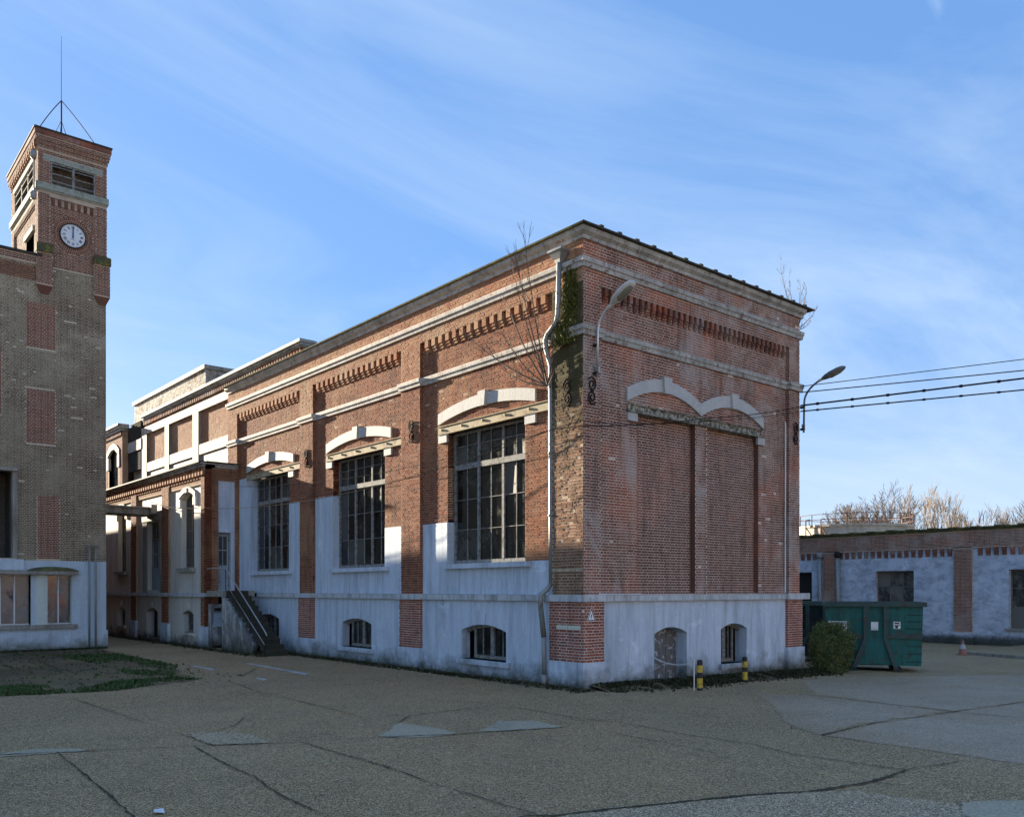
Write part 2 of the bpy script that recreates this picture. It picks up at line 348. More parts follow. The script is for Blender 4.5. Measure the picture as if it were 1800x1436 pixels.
SKIPK = plain_mat("skip_dark", (.012,.03,.026), .7, 0, .4, 4, (.05,.025,.015), .55, .65, 3)
CONE_O = plain_mat("cone_faded_orange", (.34,.16,.11), .7, 0, .4, 14)
CONE_W = plain_mat("cone_white", (.5,.5,.5), .6, 0, .4, 14)
RAILR = plain_mat("rail_rust_red", (.13,.055,.035), .7, 0, .4, 10, (.06,.04,.03))
TANKC = paint_mat("tank_concrete", (.50,.45,.36), (.60,.54,.43), (.13,.14,.07), .85, .45, .62, (.6,.6,.5))
GLZ = paint_mat("glazed_white_brick", (.60,.66,.60), (.68,.73,.67), (.40,.46,.40), .5, .5, .75)
ATTW = paint_mat("peeling_whitewash", (.37,.345,.29), (.44,.415,.355), (.13,.10,.075), .9, .43, .57, (1.6,1.6,.8), under=(.26,.15,.10))
DARK = plain_mat("dark_interior", (.02,.019,.018), .95, 0, .2, 3)
STAIR = plain_mat("stair_dark_concrete", (.055,.05,.038), .95, 0, .5, 9, (.03,.04,.015), .5, .62, 4)
STAIRW = paint_mat("stair_side_plaster", (.44,.44,.43), (.50,.50,.48), (.05,.045,.033), .95, .40, .52, (2,2,.7), moss=(.05,.05,.03), mz=(.6,.1))
ROOF = plain_mat("roof_bitumen", (.05,.05,.048), .95, 0, .3, 2)
def glass_mat(name, base, dust, d0, d1, dmax, rough=.08):
    t = NT(name, rough, .5)
    oi = t.n("ShaderNodeObjectInfo")
    f = t.rng(t.math('ADD', t.noise(2.4, 7, .65, (1,1,.7), off=4), t.math('MULTIPLY', t.math('POWER', oi.outputs["Random"], 4.0), .42)), d0, d1, 0, dmax)
    t.col(t.mix(f, base, dust)); t.val(t.b.inputs["Roughness"], t.math('ADD', t.math('MULTIPLY', f, .55), rough))
    return t.m
GLASS = glass_mat("glass_dirty_dark", (.007,.007,.007), (.085,.08,.062), .48, .95, .85)
GLASS_L = glass_mat("glass_low_window", (.02,.022,.022), (.17,.16,.13), .4, .7, .8)
GLASS_T = glass_mat("glass_clear_office", (.10,.10,.095), (.24,.235,.22), .38, .75, .8, .04)
GLASS_T.node_tree.nodes["Principled BSDF"].inputs["Specular IOR Level"].default_value = .55
def asphalt_mat(name, dark, light, stone, moss=.5, sp=1., rough=.9, stain=.7):
    t = NT(name, rough, .2)
    c = t.mix(t.rng(t.noise(.25, 6, .62), .38, .62), dark, light)
    c = t.mix(t.rng(t.noise(.12, 6, .62, off=31, dist=.6), .46, .62, 0, moss), c, (.21,.155,.075))
    c = t.mix(t.rng(t.noise(.9, 8, .68, off=9, dist=.4), .50, .72, 0, stain), c, tuple(q*.42 for q in dark))
    c = t.mix(t.rng(t.noise(3.2, 8, .72, off=17), .56, .72, 0, stain*.6), c, tuple(q*.5 for q in dark))
    for sc, p0, amt in ((130, .58, .8), (70, .76, .75), (40, .93, .6)):
        sv = t.n("ShaderNodeSeparateColor"); t.l(t.voro(sc, 'F1', 1), sv.inputs[0])
        c = t.mix(t.rng(sv.outputs[0], p0, min(.99, p0+.2), 0, amt*sp), c, stone)
        c = t.mix(t.rng(sv.outputs[1], p0, min(.99, p0+.2), 0, amt*sp), c, (.045,.036,.026))
    t.col(c)
    t.val(t.b.inputs["Roughness"], t.rng(t.noise(.3, 5, .6, off=44), .38, .66, rough-.28, rough))
    t.bump(t.math('ADD', t.voro(75), t.math('MULTIPLY', t.noise(5, 6, .7), 1.4)), .6, .016); return t.m
ASPH = asphalt_mat("worn_asphalt", (.30,.182,.066), (.375,.24,.10), (.74,.54,.31), stain=.85)
ASPH_S = asphalt_mat("worn_asphalt_smooth", (.32,.215,.105), (.39,.275,.15), (.70,.54,.36), .25, .8, .68, .6)
ASPH_P = asphalt_mat("patch_pale_mortar", (.42,.36,.24), (.49,.43,.30), (.66,.57,.42), .2, .5, .9, .6)
ASPH_B = asphalt_mat("patch_bright_aggregate", (.36,.245,.12), (.44,.31,.17), (.82,.66,.44), .1, 1.1, .9, .5)
SOIL = asphalt_mat("bare_soil", (.095,.066,.034), (.15,.105,.056), (.22,.17,.10), .9, .35)
CRACK = plain_mat("crack_dark", (.045,.036,.024), .95, 0, .6, 6, (.05,.055,.018), .48, .6, 2)
LINEP = paint_mat("road_paint_worn", (.5,.5,.47), (.56,.56,.52), (.16,.15,.13), .85, .42, .6, (3,3,3))
def leaf_mat(name, cols, tr=.25):
    t = NT(name, .7, .3); c = t.ramp(t.isl, [(i/(len(cols)-1), q) for i, q in enumerate(cols)]); t.col(c)
    t.b.inputs["Transmission Weight"].default_value = 0
    return t.m
HEDGE = leaf_mat("hedge_leaf", [(.035,.06,.016),(.075,.115,.03),(.12,.155,.04),(.17,.15,.05),(.055,.085,.022)])
MOSS = leaf_mat("moss", [(.02,.022,.008),(.045,.045,.012),(.03,.035,.01),(.06,.055,.018)])
MOSSY = leaf_mat("moss_bright", [(.05,.06,.01),(.11,.12,.018),(.16,.15,.03),(.03,.035,.01)])
GRASS = leaf_mat("grass_blades", [(.03,.06,.012),(.06,.11,.02),(.045,.075,.02),(.09,.10,.03)])
DEADL = leaf_mat("dead_leaf", [(.10,.07,.03),(.16,.12,.05),(.07,.05,.03),(.3,.24,.05)])
BARK = plain_mat("bark_grey_brown", (.15,.12,.09), .9, 0, .4, 10)
BARKT = plain_mat("bark_tree_warm", (.11,.08,.058), .9, 0, .4, 3)
TWIG = plain_mat("twig_straw", (.19,.15,.11), .9, 0, .4, 3)
SAPL = plain_mat("sapling_bark", (.15,.115,.085), .85, 0, .4, 14)

# ------------------------------------------------------------------ ground
def gz(x): return -.0195*min(max(x, 0), 18)
mb = MB()
xs = [-500,-200,-80,-30,0,18,30,45,80,200,500]; ys = [-500,-200,-80,-30,-10,10,30,60,120,250,500]
for y in ys:
    for x in xs: mb.v.append((x, y, gz(x)))
for j in range(len(ys)-1):
    for i in range(len(xs)-1):
        a = j*len(xs)+i; mb.f.append((a, a+1, a+1+len(xs), a+len(xs)))
ground = mb.build("ground", ASPH, kind="structure", loc=(0,0,0))
def clipx(poly, x0, keep_left):
    out = []
    for i, p in enumerate(poly):
        q = poly[(i+1) % len(poly)]
        ip = (p[0] <= x0) == keep_left or p[0] == x0; iq = (q[0] <= x0) == keep_left or q[0] == x0
        if ip: out.append(p)
        if ip != iq:
            t = (x0-p[0])/(q[0]-p[0]); out.append((x0, p[1]+(q[1]-p[1])*t))
    return out
def rough_poly(poly, seg=.35, amp=.05, seed=0):
    r = random.Random(seed); out = []
    for i, p in enumerate(poly):
        q = poly[(i+1) % len(poly)]; d = math.hypot(q[0]-p[0], q[1]-p[1]); k = max(1, int(d/seg))
        for j in range(k):
            t = j/k; a = amp if j else 0
            out.append((p[0]+(q[0]-p[0])*t+r.uniform(-a, a), p[1]+(q[1]-p[1])*t+r.uniform(-a, a)))
    return out
def sheet(name, poly, mat, h=.004, amp=.05, kind="structure", seed=1, seg=.35, parent=None):
    poly = rough_poly(rough_poly(poly, seg, amp, seed), .08, amp*.35, seed+50); mb = MB()
    for part in (clipx(poly, 0, True), clipx(poly, 0, False)):
        if len(part) < 3: continue
        tri = tessellate_polygon([[Vector((p[0], p[1], 0)) for p in part]])
        mb.add([(p[0], p[1], gz(p[0])+h) for p in part], [tuple(t) for t in tri])
    return mb.build(name, mat, kind=kind)
PATCHES = [
 ("soil_patch", [(-12.5,22.3),(-4.67,22.3),(-4.9,16),(-5.13,12.56),(-6.05,7.9),(-8.36,6.75),(-10.54,7.22),(-14,8.6)], SOIL, .004, .12),
 ("asphalt_slab", [(2.9,-2.69),(3.56,-3.66),(3.33,-5.42),(3.23,-6.79),(.46,-6.71),(-1.51,-6.83),(-.79,-5.82)], ASPH_S, .004, .1),
 ("asphalt_slab", [(-1.54,-6.95),(.29,-6.85),(3.19,-6.96),(6.27,-7.09),(9,-10),(6,-14),(-1.8,-11.5),(-1.58,-9.82),(-1.52,-8.07)], ASPH_S, .004, .03),
 ("asphalt_slab", [(6.98,-1.37),(9.16,-1.66),(14.5,-4.0),(17,-9),(12,-12),(6.65,-7.02),(3.38,-6.88),(3.54,-5.32),(3.84,-3.57)], ASPH_S, .004, .1),
 ("mortar_patch", [(-6.96,-2.45),(-6.53,-2.09),(-5.96,-1.46),(-5.84,-2.06),(-5.88,-3.08),(-6.44,-3.02)], ASPH_P, .008, .075),
 ("mortar_patch", [(-5.5,-3.11),(-4.97,-2.78),(-4.48,-2.45),(-3.98,-2.87),(-4.12,-3.67),(-5.0,-3.38)], ASPH_P, .008, .075),
 ("mortar_patch", [(-12.1,-.28),(-11.49,-.2),(-11.27,-.21),(-10.83,-.58),(-10.8,-.84),(-11.43,-.64),(-12.1,-.5)], ASPH_P, .008, .075),
 ("aggregate_patch", [(-9.14,-.19),(-8.52,-.64),(-8.49,-1.95),(-9.27,-1.54)], ASPH_B, .008, .075),
 ("mortar_patch", [(-4.42,-10.17),(-4.06,-10.34),(-3.6,-10.8),(-3.6,-11.6),(-4.6,-11.3),(-4.94,-10.46)], ASPH_P, .012, .075),
 ("aggregate_patch", [(-8.13,-7.72),(-7.1,-8.04),(-5.95,-8.45),(-5.19,-8.87),(-4.79,-9.1),(-4.45,-10.15),(-4.94,-10.46),(-6,-10.6),(-8.3,-9.2)], ASPH_B, .008, .075),
 ("painted_line", [(-4.67,12.17),(-4.54,12.05),(-4.53,10.57),(-4.74,10.28)], LINEP, .008, .02),
 ("painted_line", [(-3.06,11.87),(-2.92,11.75),(-3.06,7.54),(-3.32,7.35)], LINEP, .008, .02),
 ("painted_line", [(-4.73,7.35),(-4.59,7.42),(-4.6,6.87),(-4.79,6.66)], LINEP, .008, .02),
]
for i, (nm, p, m, h, a) in enumerate(PATCHES): sheet(nm, p, m, h, a, seed=i+1)
CRACKS = dict(
    J1=[(-14,.6),(-11.81,-.38),(-10.72,-.9),(-9.25,-1.56),(-8.14,-2.18),(-7.02,-2.54),(-5.91,-3.12),(-5.0,-3.38),(-4.04,-3.73)],
    J2=[(-9.44,5.65),(-9.3,.4),(-9.25,-1.56)], J2b=[(-9.51,-1.46),(-9.66,-3.11),(-9.69,-4.07),(-9.86,-5.08),(-9.95,-7.5)],
    J3=[(-5.49,7.25),(-5.9,4.53),(-6.01,1.25),(-6.13,-.89)], J4=[(-8.14,-2.18),(-8.13,-3.21),(-8.14,-4.86),(-8.21,-5.84),(-8.23,-7.21),(-8.29,-9)],
    J5=[(-11.15,-.66),(-11.26,-2.75),(-11.46,-6)], B1=[(-9.3,-7.3),(-8.33,-7.6),(-8.14,-7.74),(-7.12,-8.06),(-5.97,-8.46),(-5.17,-8.86),(-4.15,-9.07),(-3.06,-9.01),(-1.92,-9.24)],
    R2=[(-3.17,-1.46),(-3.24,-3.33),(-3.02,-3.94),(-3.18,-5.49),(-3.1,-6.74),(-3.32,-7.54),(-3.16,-9.05)],
    R3=[(-1.56,-6.9),(.39,-6.8),(3.23,-6.92),(6.4,-7.06)], R4=[(-1.56,-6.86),(-1.61,-8.12),(-1.56,-9.02),(-1.66,-11)],
    R5=[(3.56,-3.66),(3.36,-5.42),(3.23,-6.83),(3.42,-9.5)], R6=[(-4.15,-9.07),(-4.12,-9.37)],
    C1=[(-7.73,.9),(-8.24,.05),(-8.72,-.32)], C2=[(-5.96,-1.46),(-5.36,-.9),(-3.89,-.86),(-3.17,-1.46)], C3=[(-3.96,-4.69),(-4.0,-5.98),(-4.1,-6.77)],
    TR=[(-8.39,6.63),(-6.05,7.9),(-4.93,7.9),(-3.52,9.96)], RR=[(17.79,1.61),(17.81,-.07),(15.51,-2.54)], RT=[(-7.94,22.3),(-7.91,14.9),(-8.72,7.2)], RU=[(-8.9,22.3),(-8.95,14.9),(-9.9,7.4)])
WIDE = dict(R3=.05, B1=.055, J1=.035, R5=.04, R6=.05, J3=.03, TR=.045, RT=.06, RU=.06)
for nm, pts in CRACKS.items():
    r = random.Random(nm); P = []; wob = 0; sw = 1.
    for i in range(len(pts)-1):
        a, b = pts[i], pts[i+1]; k = max(2, int(math.hypot(b[0]-a[0], b[1]-a[1])/.07))
        for j in range(k):
            t = j/k; wob = .7*wob+r.uniform(-.008, .008); P.append((a[0]+(b[0]-a[0])*t+wob+r.uniform(-.006, .006), a[1]+(b[1]-a[1])*t+wob*.6+r.uniform(-.006, .006)))
    P.append(pts[-1]); mb = MB(); wd = WIDE.get(nm, .024)
    for i, p in enumerate(P):
        q0 = P[max(i-1, 0)]; q1 = P[min(i+1, len(P)-1)]; d = Vector((q1[0]-q0[0], q1[1]-q0[1], 0)).normalized(); sw = min(1.3, max(.12, sw+r.uniform(-.22, .22))); s = wd*.42*sw*r.uniform(.6, 1.3)
        if i in (0, len(P)-1): s *= .3
        for sg in (-1, 1):
            s2 = s*r.uniform(.5, 1.4); x = p[0]-d.y*s2*sg; mb.v.append((x, p[1]+d.x*s2*sg, gz(x)+.016))
    for i in range(len(P)-1): mb.f.append((2*i, 2*i+1, 2*i+3, 2*i+2))
    mb.build("ground_crack", CRACK, kind="structure")

# ------------------------------------------------------------------ main brick hall
HALL = thing("brick_hall", "big red brick machine hall with tall windows, white cornices and painted base", "building", (4.5, 10, 0))
T0, T1, ZB0, ZB1, ZS2a, ZS2b, ZS1a, ZS1b, ZC = 2.03, 2.19, .62, 2.03, 8.22, 8.44, 9.78, 10.0, 10.42
RX = 9.10     # right end of the right facade
bays = [(1.05, 6.70), (7.70, 13.35), (14.35, 19.95)]
piers = [(0, 1.05), (6.70, 7.70), (13.35, 14.35), (19.95, 20.9)]
wins = [(2.17, 5.47), (8.78, 12.08), (15.41, 18.71)]
LW = -.11     # bay wall plane
WB, WT = 3.02, 6.68
# mortar walls -----------------
mw = MB(); ml = MB()
for i, (a, b) in enumerate(bays):
    wa, wb = wins[i]; c = (wa+wb)/2
    wall_panel(mw, L, a, b, T1, ZS2a+.1, LW-MO, [rect(wa, wb, WB, WT)], .22)
    wall_panel(mw, L, a, b, ZS2a+.1, 9.52, LW-MO, (), .3)
for a, b in piers[1:]: wall_panel(mw, L, a, b, T1, 9.46, -MO, (), .25)
mw.build("wall", MOR_LEFT, HALL)
m2 = MB(); wall_panel(m2, L, .006, 1.05, T1, 9.46, -MO, (), .25); m2.build("wall", MOR_PIER, HALL)
m3 = MB(); wall_panel(m3, L, .006, 20.9, 9.46, 10.55, -MO, (), .25); m3.build("wall", MOR_LEFT, HALL)
mr = MB()
pan = [(1.98, 4.27), (4.78, 7.14)]
wall_panel(mr, Rt, .006, .58, T1, 9.46, -MO, (), .25); wall_panel(mr, Rt, 8.55, RX, T1, 9.46, -MO, (), .25)
wall_panel(mr, Rt, .58, 8.55, T1, 9.46, LW-MO, [rect(p[0], p[1], T1+.02, 6.68) for p in pan], .3)
wall_panel(mr, Rt, .006, RX, 9.46, 10.55, -MO, (), .25)
for p in pan: fbox(mr, Rt, p[0]-.05, p[1]+.05, T1, 6.75, LW-.4, LW-.15-MO); reveal(mr, Rt, rect(p[0], p[1], T1+.02, 6.68), LW-MO, LW-.2)
mr.build("wall", MOR_RIGHT, HALL)
# bricks -----------------
archL = [(1.73+6.63*i, 5.86+6.63*i) for i in range(3)]
plast = [((5.47, 6.70, 4.20), (1.05, 2.17, 3.03)), ((12.08, 13.35, 5.50), (7.70, 8.78, 4.22)), ((18.71, 19.95, 6.80), (14.35, 15.41, 5.50))]
mb = MB()
for i, (a, b) in enumerate(bays):
    wa, wb = wins[i]; (l0, l1, lz), (r0, r1, rz) = plast[i]
    H = [in_rect(wa, wb, 0, WT), in_rect(l0, l1+.01, 0, lz), in_rect(r0-.01, r1, 0, rz)]
    bricks(mb, L, LW, a, b, T1, ZS2a+.02, H, 10+i, miss=.01)
    bricks(mb, L, LW, a, b, ZS2b-.012, 9.47, (), 20+i)
    y0 = wb; bricks(mb, FR(y0), 0, .11, .34, lz, WT, (), 30+i)       # left reveal of the window
for i, (a, b) in enumerate(piers[1:]):
    bricks(mb, L, 0, a, b, T1, ZS2a+.02, (), 40+i)
    quoins(mb, FR(a), 0, .0, .11, T1, 9.47, 50+i)
bw = mb.build("brickwork", BR_LEFT, HALL, "stuff")
mb = MB()
bricks(mb, L, 0, 0, 20.9, 9.46, ZS1a+.03, (), 60); bricks(mb, L, 0, 0, 20.9, ZS1b, ZC+.01, (), 61, miss=.01)
for i, (a, b) in enumerate(piers[1:]): bricks(mb, L, 0, a, b, ZS2b-.012, 9.47, (), 62+i)
mb.build("brickwork", BR_BUFF, HALL, "stuff")
mb = MB(); bricks(mb, L, 0, 0, 1.05, 2.7441, ZS2a+.02, (), 70, miss=.04, rough=1.7); bricks(mb, L, 0, 0, 1.05, ZS2b-.012, 9.47, (), 71, miss=.04, rough=1.7)
mb.build("brickwork", BR_PIER, HALL, "stuff")
ra = [in_rect(p[0], p[1], 0, 6.68) for p in pan]
mb = MB()
bricks(mb, Rt, LW, .58, 8.55, T1, ZS2a+.02, ra, 80, miss=.006); bricks(mb, Rt, LW, .58, 8.55, ZS2b-.012, 9.47, (), 81)
bricks(mb, Rt, 0, 0, .58, T1, ZS2a+.02, (), 82); bricks(mb, Rt, 0, 0, .58, ZS2b-.012, 9.47, (), 83)
bricks(mb, Rt, 0, 8.55, RX, T1, ZS2a+.02, (), 84); bricks(mb, Rt, 0, 8.55, RX, ZS2b-.012, 9.47, (), 85)
bricks(mb, Rt, 0, 0, RX, 9.46, ZS1a+.03, (), 86); bricks(mb, Rt, 0, 0, RX, ZS1b, ZC+.01, (), 87, miss=.006)
quoins(mb, FL(8.55), 0, .0, .11, T1, 9.47, 88)
mb.build("brickwork", BR_RIGHT, HALL, "stuff")
mb = MB()
for i, p in enumerate(pan):
    bricks(mb, Rt, LW-.15, p[0], p[1], T1, 6.68, (), 90+i); fbox(mb, FL(p[1]), .112, .262, T1, 6.64, -.0, .006)
mb.build("brickwork", BR_FILL, HALL, "stuff")
# the nearest bricks, each one an object: base of the corner pier, then the pier above the band
nb = [0]
def single_bricks(fr, n, u0, u1, z0, z1, mat, seed, limit, side):
    cache = {}
    for (a, b, za, zb, j) in brick_layout(u0, u1, z0, z1, (), seed):
        if nb[0] >= limit: return
        key = (round((b-a)*50), side, mat.name)
        if key not in cache:
            h = key[0]/100; q = MB(); f0 = lambda u, n_, z: fr(u, n_, z)
            o0 = fr(0, 0, 0); hh = (CO-JT)/2; e = .004
            P = [fr(-h+e,.0,-hh+e), fr(h-e,.0,-hh+e), fr(h-e,.0,hh-e), fr(-h+e,.0,hh-e), fr(-h,-e,-hh), fr(h,-e,-hh), fr(h,-e,hh), fr(-h,-e,hh), fr(-h,-.03,-hh), fr(h,-.03,-hh), fr(h,-.03,hh), fr(-h,-.03,hh)]
            q.add([tuple(Vector(p)-Vector(o0)) for p in P], [(0,1,2,3),(0,4,5,1),(1,5,6,2),(2,6,7,3),(3,7,4,0),(4,8,9,5),(5,9,10,6),(6,10,11,7),(7,11,8,4)])
            me = q.mesh("brick"); me.materials.append(mat); cache[key] = me
        inst("brick", cache[key], HALL, fr((a+b)/2, n+j, (za+zb)/2)); nb[0] += 1
single_bricks(L, .05, -.05, 1.10, ZB0-.01, ZB1+.03, BR_BASE, 100, 999, 'l')
single_bricks(Rt, .05, -.05, .65, ZB0-.01, ZB1+.03, BR_BASE, 101, 999, 'r')
single_bricks(L, 0, 0, 1.05, T1, 2.7441, BR_PIER, 102, 999, 'l')
# base -----------------
mp = MB(); mq = MB(); mb = MB()
bwin = [(2.82, 4.72), (9.45, 11.35), (16.1, 18.0)]
seg = [(1.10, 6.62), (7.72, 13.25), (14.37, 20.0)]
for i, (a, b) in enumerate(seg):
    h = arch(bwin[i][0], bwin[i][1], .45, 1.22, 1.39)
    wall_panel(mp, L, a, b, -.2, ZB1, -.03, [h], .3); reveal(mp, L, h, -.03, -.32)
d_ = arch(2.54, 3.82, -.12, 1.20, 1.36); w_ = arch(5.28, 6.46, .30, 1.24, 1.39)
wall_panel(mp, Rt, .65, 8.40, -.4, ZB1, -.03, [d_, w_], .3); reveal(mp, Rt, d_, -.03, -.45); reveal(mp, Rt, w_, -.03, -.42)
# upper painted panels of the left bays and window reveals
for i, (a, b) in enumerate(bays):
    wa, wb = wins[i]; (l0, l1, lz), (r0, r1, rz) = plast[i]
    fbox(mp, L, l0, l1-.002, T1, lz, LW-.05, LW+.012); fbox(mp, L, r0+.002, r1, T1, rz, LW-.05, LW+.012); fbox(mp, L, wa, wb, T1, WB-.1, LW-.05, LW+.009)
    fbox(mp, FR(wb), .08, .36, WB-.1, lz, -.05, .010)
mp.build("plaster", PL_MAIN, HALL)
for a, b in [(-.09, 1.14), (6.58, 7.76), (13.21, 14.41), (19.9, 20.6)]: mq = MB(); fbox(mq, L, a, b, -.2, ZB0, -.1, .09); mq.build("plinth", PL_MAIN, HALL)
for a, b, n in ((.05, .69, .088), (8.36, 9.24, .09)): mq = MB(); fbox(mq, Rt, a, b, -.4, ZB0-.001, -.1, n); mq.build("plinth", PL_MAIN, HALL)
for a, b in [(-.045, 1.10), (6.62, 7.72), (13.25, 14.37), (20.0, 20.6)]: mz = MB(); fbox(mz, L, a, b, ZB0, ZB1, -.2, .05-MO); mz.build("pier_base", MOR_RIGHT, HALL)
for a, b, n in ((.1, .65, .0485), (8.40, 9.18, .05)): mz = MB(); fbox(mz, Rt, a, b, ZB0, ZB1, -.2, n-MO); mz.build("pier_base", MOR_RIGHT, HALL)
mb = MB()
for i, (a, b) in enumerate([(6.62, 7.72), (13.25, 14.37)]): bricks(mb, L, .05, a, b, ZB0-.01, ZB1+.03, (), 110+i); quoins(mb, FR(a), 0, -.05, .03, ZB0-.01, ZB1+.03, 114+i)
bricks(mb, Rt, .05, 8.40, 9.18, ZB0-.01, ZB1+.03, (), 112); quoins(mb, FL(8.40), 0, -.05, .03, ZB0-.01, ZB1+.03, 113)
mb.build("brickwork", BR_BASE, HALL, "stuff")
# band course above the base, in lengths
def run(name, fr, spans, z0, z1, n0, n1, mat, gap=.004, parent=HALL):
    for a, b in spans:
        q = MB(); fbox(q, fr, a+gap, b-gap, z0, z1, n0, n1); q.build(name, mat, parent)
run("band_course", L, [(-.12, 1.2), (6.58, 7.78), (13.2, 14.42)], T0, T1, -.2, .13, BAND)
run("band_course", L, [(1.2, 3.9), (3.9, 6.58), (7.78, 10.5), (10.5, 13.2), (14.42, 17.9)], T0+.005, T1-.005, -.2, .06, BAND)
run("band_course", Rt, [(-.118, .74)], T0, T1, -.2, .128, BAND); run("band_course", Rt, [(.74, 2.35), (2.35, 4.4), (4.4, 6.5), (6.5, 8.3)], T0+.005, T1-.005, -.2, .07, BAND)
run("band_course", Rt, [(8.3, 9.46)], T0, T1+.02, -.2, .13, BAND)
# string courses and cornice: profiled, mitred at the corner
def profile_run(name, prof, legs, mat, parent=HALL):
    """legs: list of ('L',u0,u1) / ('R',u0,u1); a start of 0 is mitred at the outer corner"""
    q = MB(); k = len(prof)
    for side, u0, u1 in legs:
        fr = L if side == 'L' else Rt; pts = []
        for u in (u0, u1):
            for (n, z) in prof: pts.append(fr(u-n if (u == 0) else u, n, z))
        q.add(pts, [(i, (i+1) % k, k+(i+1) % k, k+i) for i in range(k)]+[tuple(range(k)), tuple(range(k, 2*k))])
    return q.build(name, mat, parent)
def sprof(z0, z1, p): h = z1-z0; return [(-.15,z0),(p*.45,z0),(p*.6,z0+h*.36),(p*.62,z0+h*.42),(p*.9,z0+h*.5),(p,z0+h*.85),(p*.95,z1-.01),(-.15,z1+.03)]
def shift(pr, d): return [(n+d, z) for n, z in pr]
S2 = sprof(ZS2a, ZS2b, .10); S1 = sprof(ZS1a, ZS1b, .11)
for a, b in [(6.62, 7.78), (13.27, 14.43), (19.87, 20.9)]: profile_run("string_course", S2, [('L', a, b)], STONE)
for a, b in [(1.13, 6.62), (7.78, 13.27), (14.43, 19.87)]: profile_run("string_course", shift(S2, -.105), [('L', a, b)], STONE)
profile_run("string_course", S2, [('L', 0, 1.13), ('R', 0, .64)], STONE_R); profile_run("string_course", shift(S2, -.105), [('R', .64, 8.5)], STONE_R); profile_run("string_course", S2, [('R', 8.5, RX+.1)], STONE_R)
profile_run("string_course", S1, [('L', .7, 20.9)], STONE); profile_run("string_course", shift(S1, -.001), [('L', 0, .7), ('R', 0, RX+.1)], STONE_R)
CP = [(-.15,ZC),(.05,ZC),(.06,ZC+.08),(.075,ZC+.09),(.15,ZC+.14),(.17,ZC+.24),(-.15,ZC+.24)]
profile_run("cornice", CP, [('L', .3, 20.9)], STONE); profile_run("cornice", shift(CP, -.001), [('L', 0, .3), ('R', 0, RX+.13)], STONE_R)
EP = [(-.15,ZC+.24),(.24,ZC+.24),(.25,ZC+.28),(-.15,ZC+.36)]
profile_run("roof_edge", EP, [('L', 0, 20.9)], CAPM)
q = MB(); fr = Rt
k4 = [(-.15,ZC+.245),(.255,ZC+.245),(.26,ZC+.285),(-.15,ZC+.365)]
pts = [Rt(-n, n, z) for n, z in k4]+[Rt(RX+.42, n, z) for n, z in k4]
q.add(pts, [(i, (i+1) % 4, 4+(i+1) % 4, 4+i) for i in range(4)]+[(0,1,2,3),(4,5,6,7)]); q.build("roof_edge", CAP, HALL)
q = MB(); q.box(-.06, .06, -.05, .10, -.02, .075); clipm = q.mesh("roof_clip"); clipm.materials.append(CAP)
x = .42
while x < RX+.2: inst("roof_clip", clipm, HALL, (x, -.16, ZC+.285)); x += .62
q = MB(); q.box(.1, 9.2, .1, 20.7, ZC-.1, ZC+.2); q.build("roof", ROOF, HALL)
q = MB(); q.lathe((.9, 11.1, ZC+.15), [(.12,0),(.12,.55),(.22,.56),(.24,.62),(.05,.78)], 12); q.build("roof_vent", ZINC, HALL)
# dark inside and blind far sides
q = MB(); q.box(.6, 8.9, .6, 20.6, .0, ZC-.15); q.build("interior", DARK, HALL)
q = MB(); q.box(8.9, RX+.0, .26, 20.7, -.4, ZC); q.build("wall", MOR_RIGHT, HALL)
# corbels -----------------
def corbel_mesh(fr, mat, wd, name="corbel"):
    q = MB(); o0 = fr(0, 0, 0); c = CO; st = [(9.46, 9.46-3*c, 0), (9.46-3*c, 9.46-4*c, -.035), (9.46-4*c, 9.46-5*c, -.07)]
    for z1, z0, n in st: fbox(q, fr, -wd/2, wd/2, z0+.004, z1, LW-.02, n)
    q.v = [tuple(Vector(p)-Vector(o0)) for p in q.v]; me = q.mesh(name); me.materials.append(mat); return me
cl = corbel_mesh(L, BR_BUFF, .165); cr = corbel_mesh(Rt, BR_RIGHT, .105)
for a, b in bays:
    k = 17; p = (b-a)/k
    for i in range(k-1): inst("corbel", cl, HALL, L(a+p*(i+1), R_.uniform(-.004, .002), R_.uniform(-.003, .003)))
k = 37; p = (8.55-.58)/k
for i in range(k-1): inst("corbel", cr, HALL, Rt(.58+p*(i+1), R_.uniform(-.004, .002), R_.uniform(-.003, .003)))
# window arches -----------------
def seg_arch(fr, u0, u1, zsp, rise, th, n0, n1, mat, k=7, key=True, outer_flat=None):
    c = (u0+u1)/2
    zi = lambda u: zsp+rise*(1-((u-c)/((u1-u0)/2))**2); zo = lambda u: zsp+th+rise*(1-((u-c)/((u1-u0)/2))**2)
    for s in range(2):
        q = MB()
        for i in range(k):
            a = u0+(c-u0)*i/k if s == 0 else c+(u1-c)*i/k; b = u0+(c-u0)*(i+1)/k if s == 0 else c+(u1-c)*(i+1)/k
            P = [fr(a,n0,zi(a)), fr(b,n0,zi(b)), fr(b,n1,zi(b)), fr(a,n1,zi(a)), fr(a,n0,zo(a)), fr(b,n0,zo(b)), fr(b,n1,zo(b)), fr(a,n1,zo(a))]
            q.hexa(P)
        q.build("arch", mat, HALL)
    if key:
        q = MB(); h = .16; z0 = zsp+rise-.03; z1 = zsp+rise+th+.06
        q.hexa([fr(c-h*.75,n0,z0), fr(c+h*.75,n0,z0), fr(c+h*.75,n1+.07,z0), fr(c-h*.75,n1+.07,z0), fr(c-h,n0,z1), fr(c+h,n0,z1), fr(c+h,n1+.07,z1), fr(c-h,n1+.07,z1)]); q.build("keystone", mat, HALL)
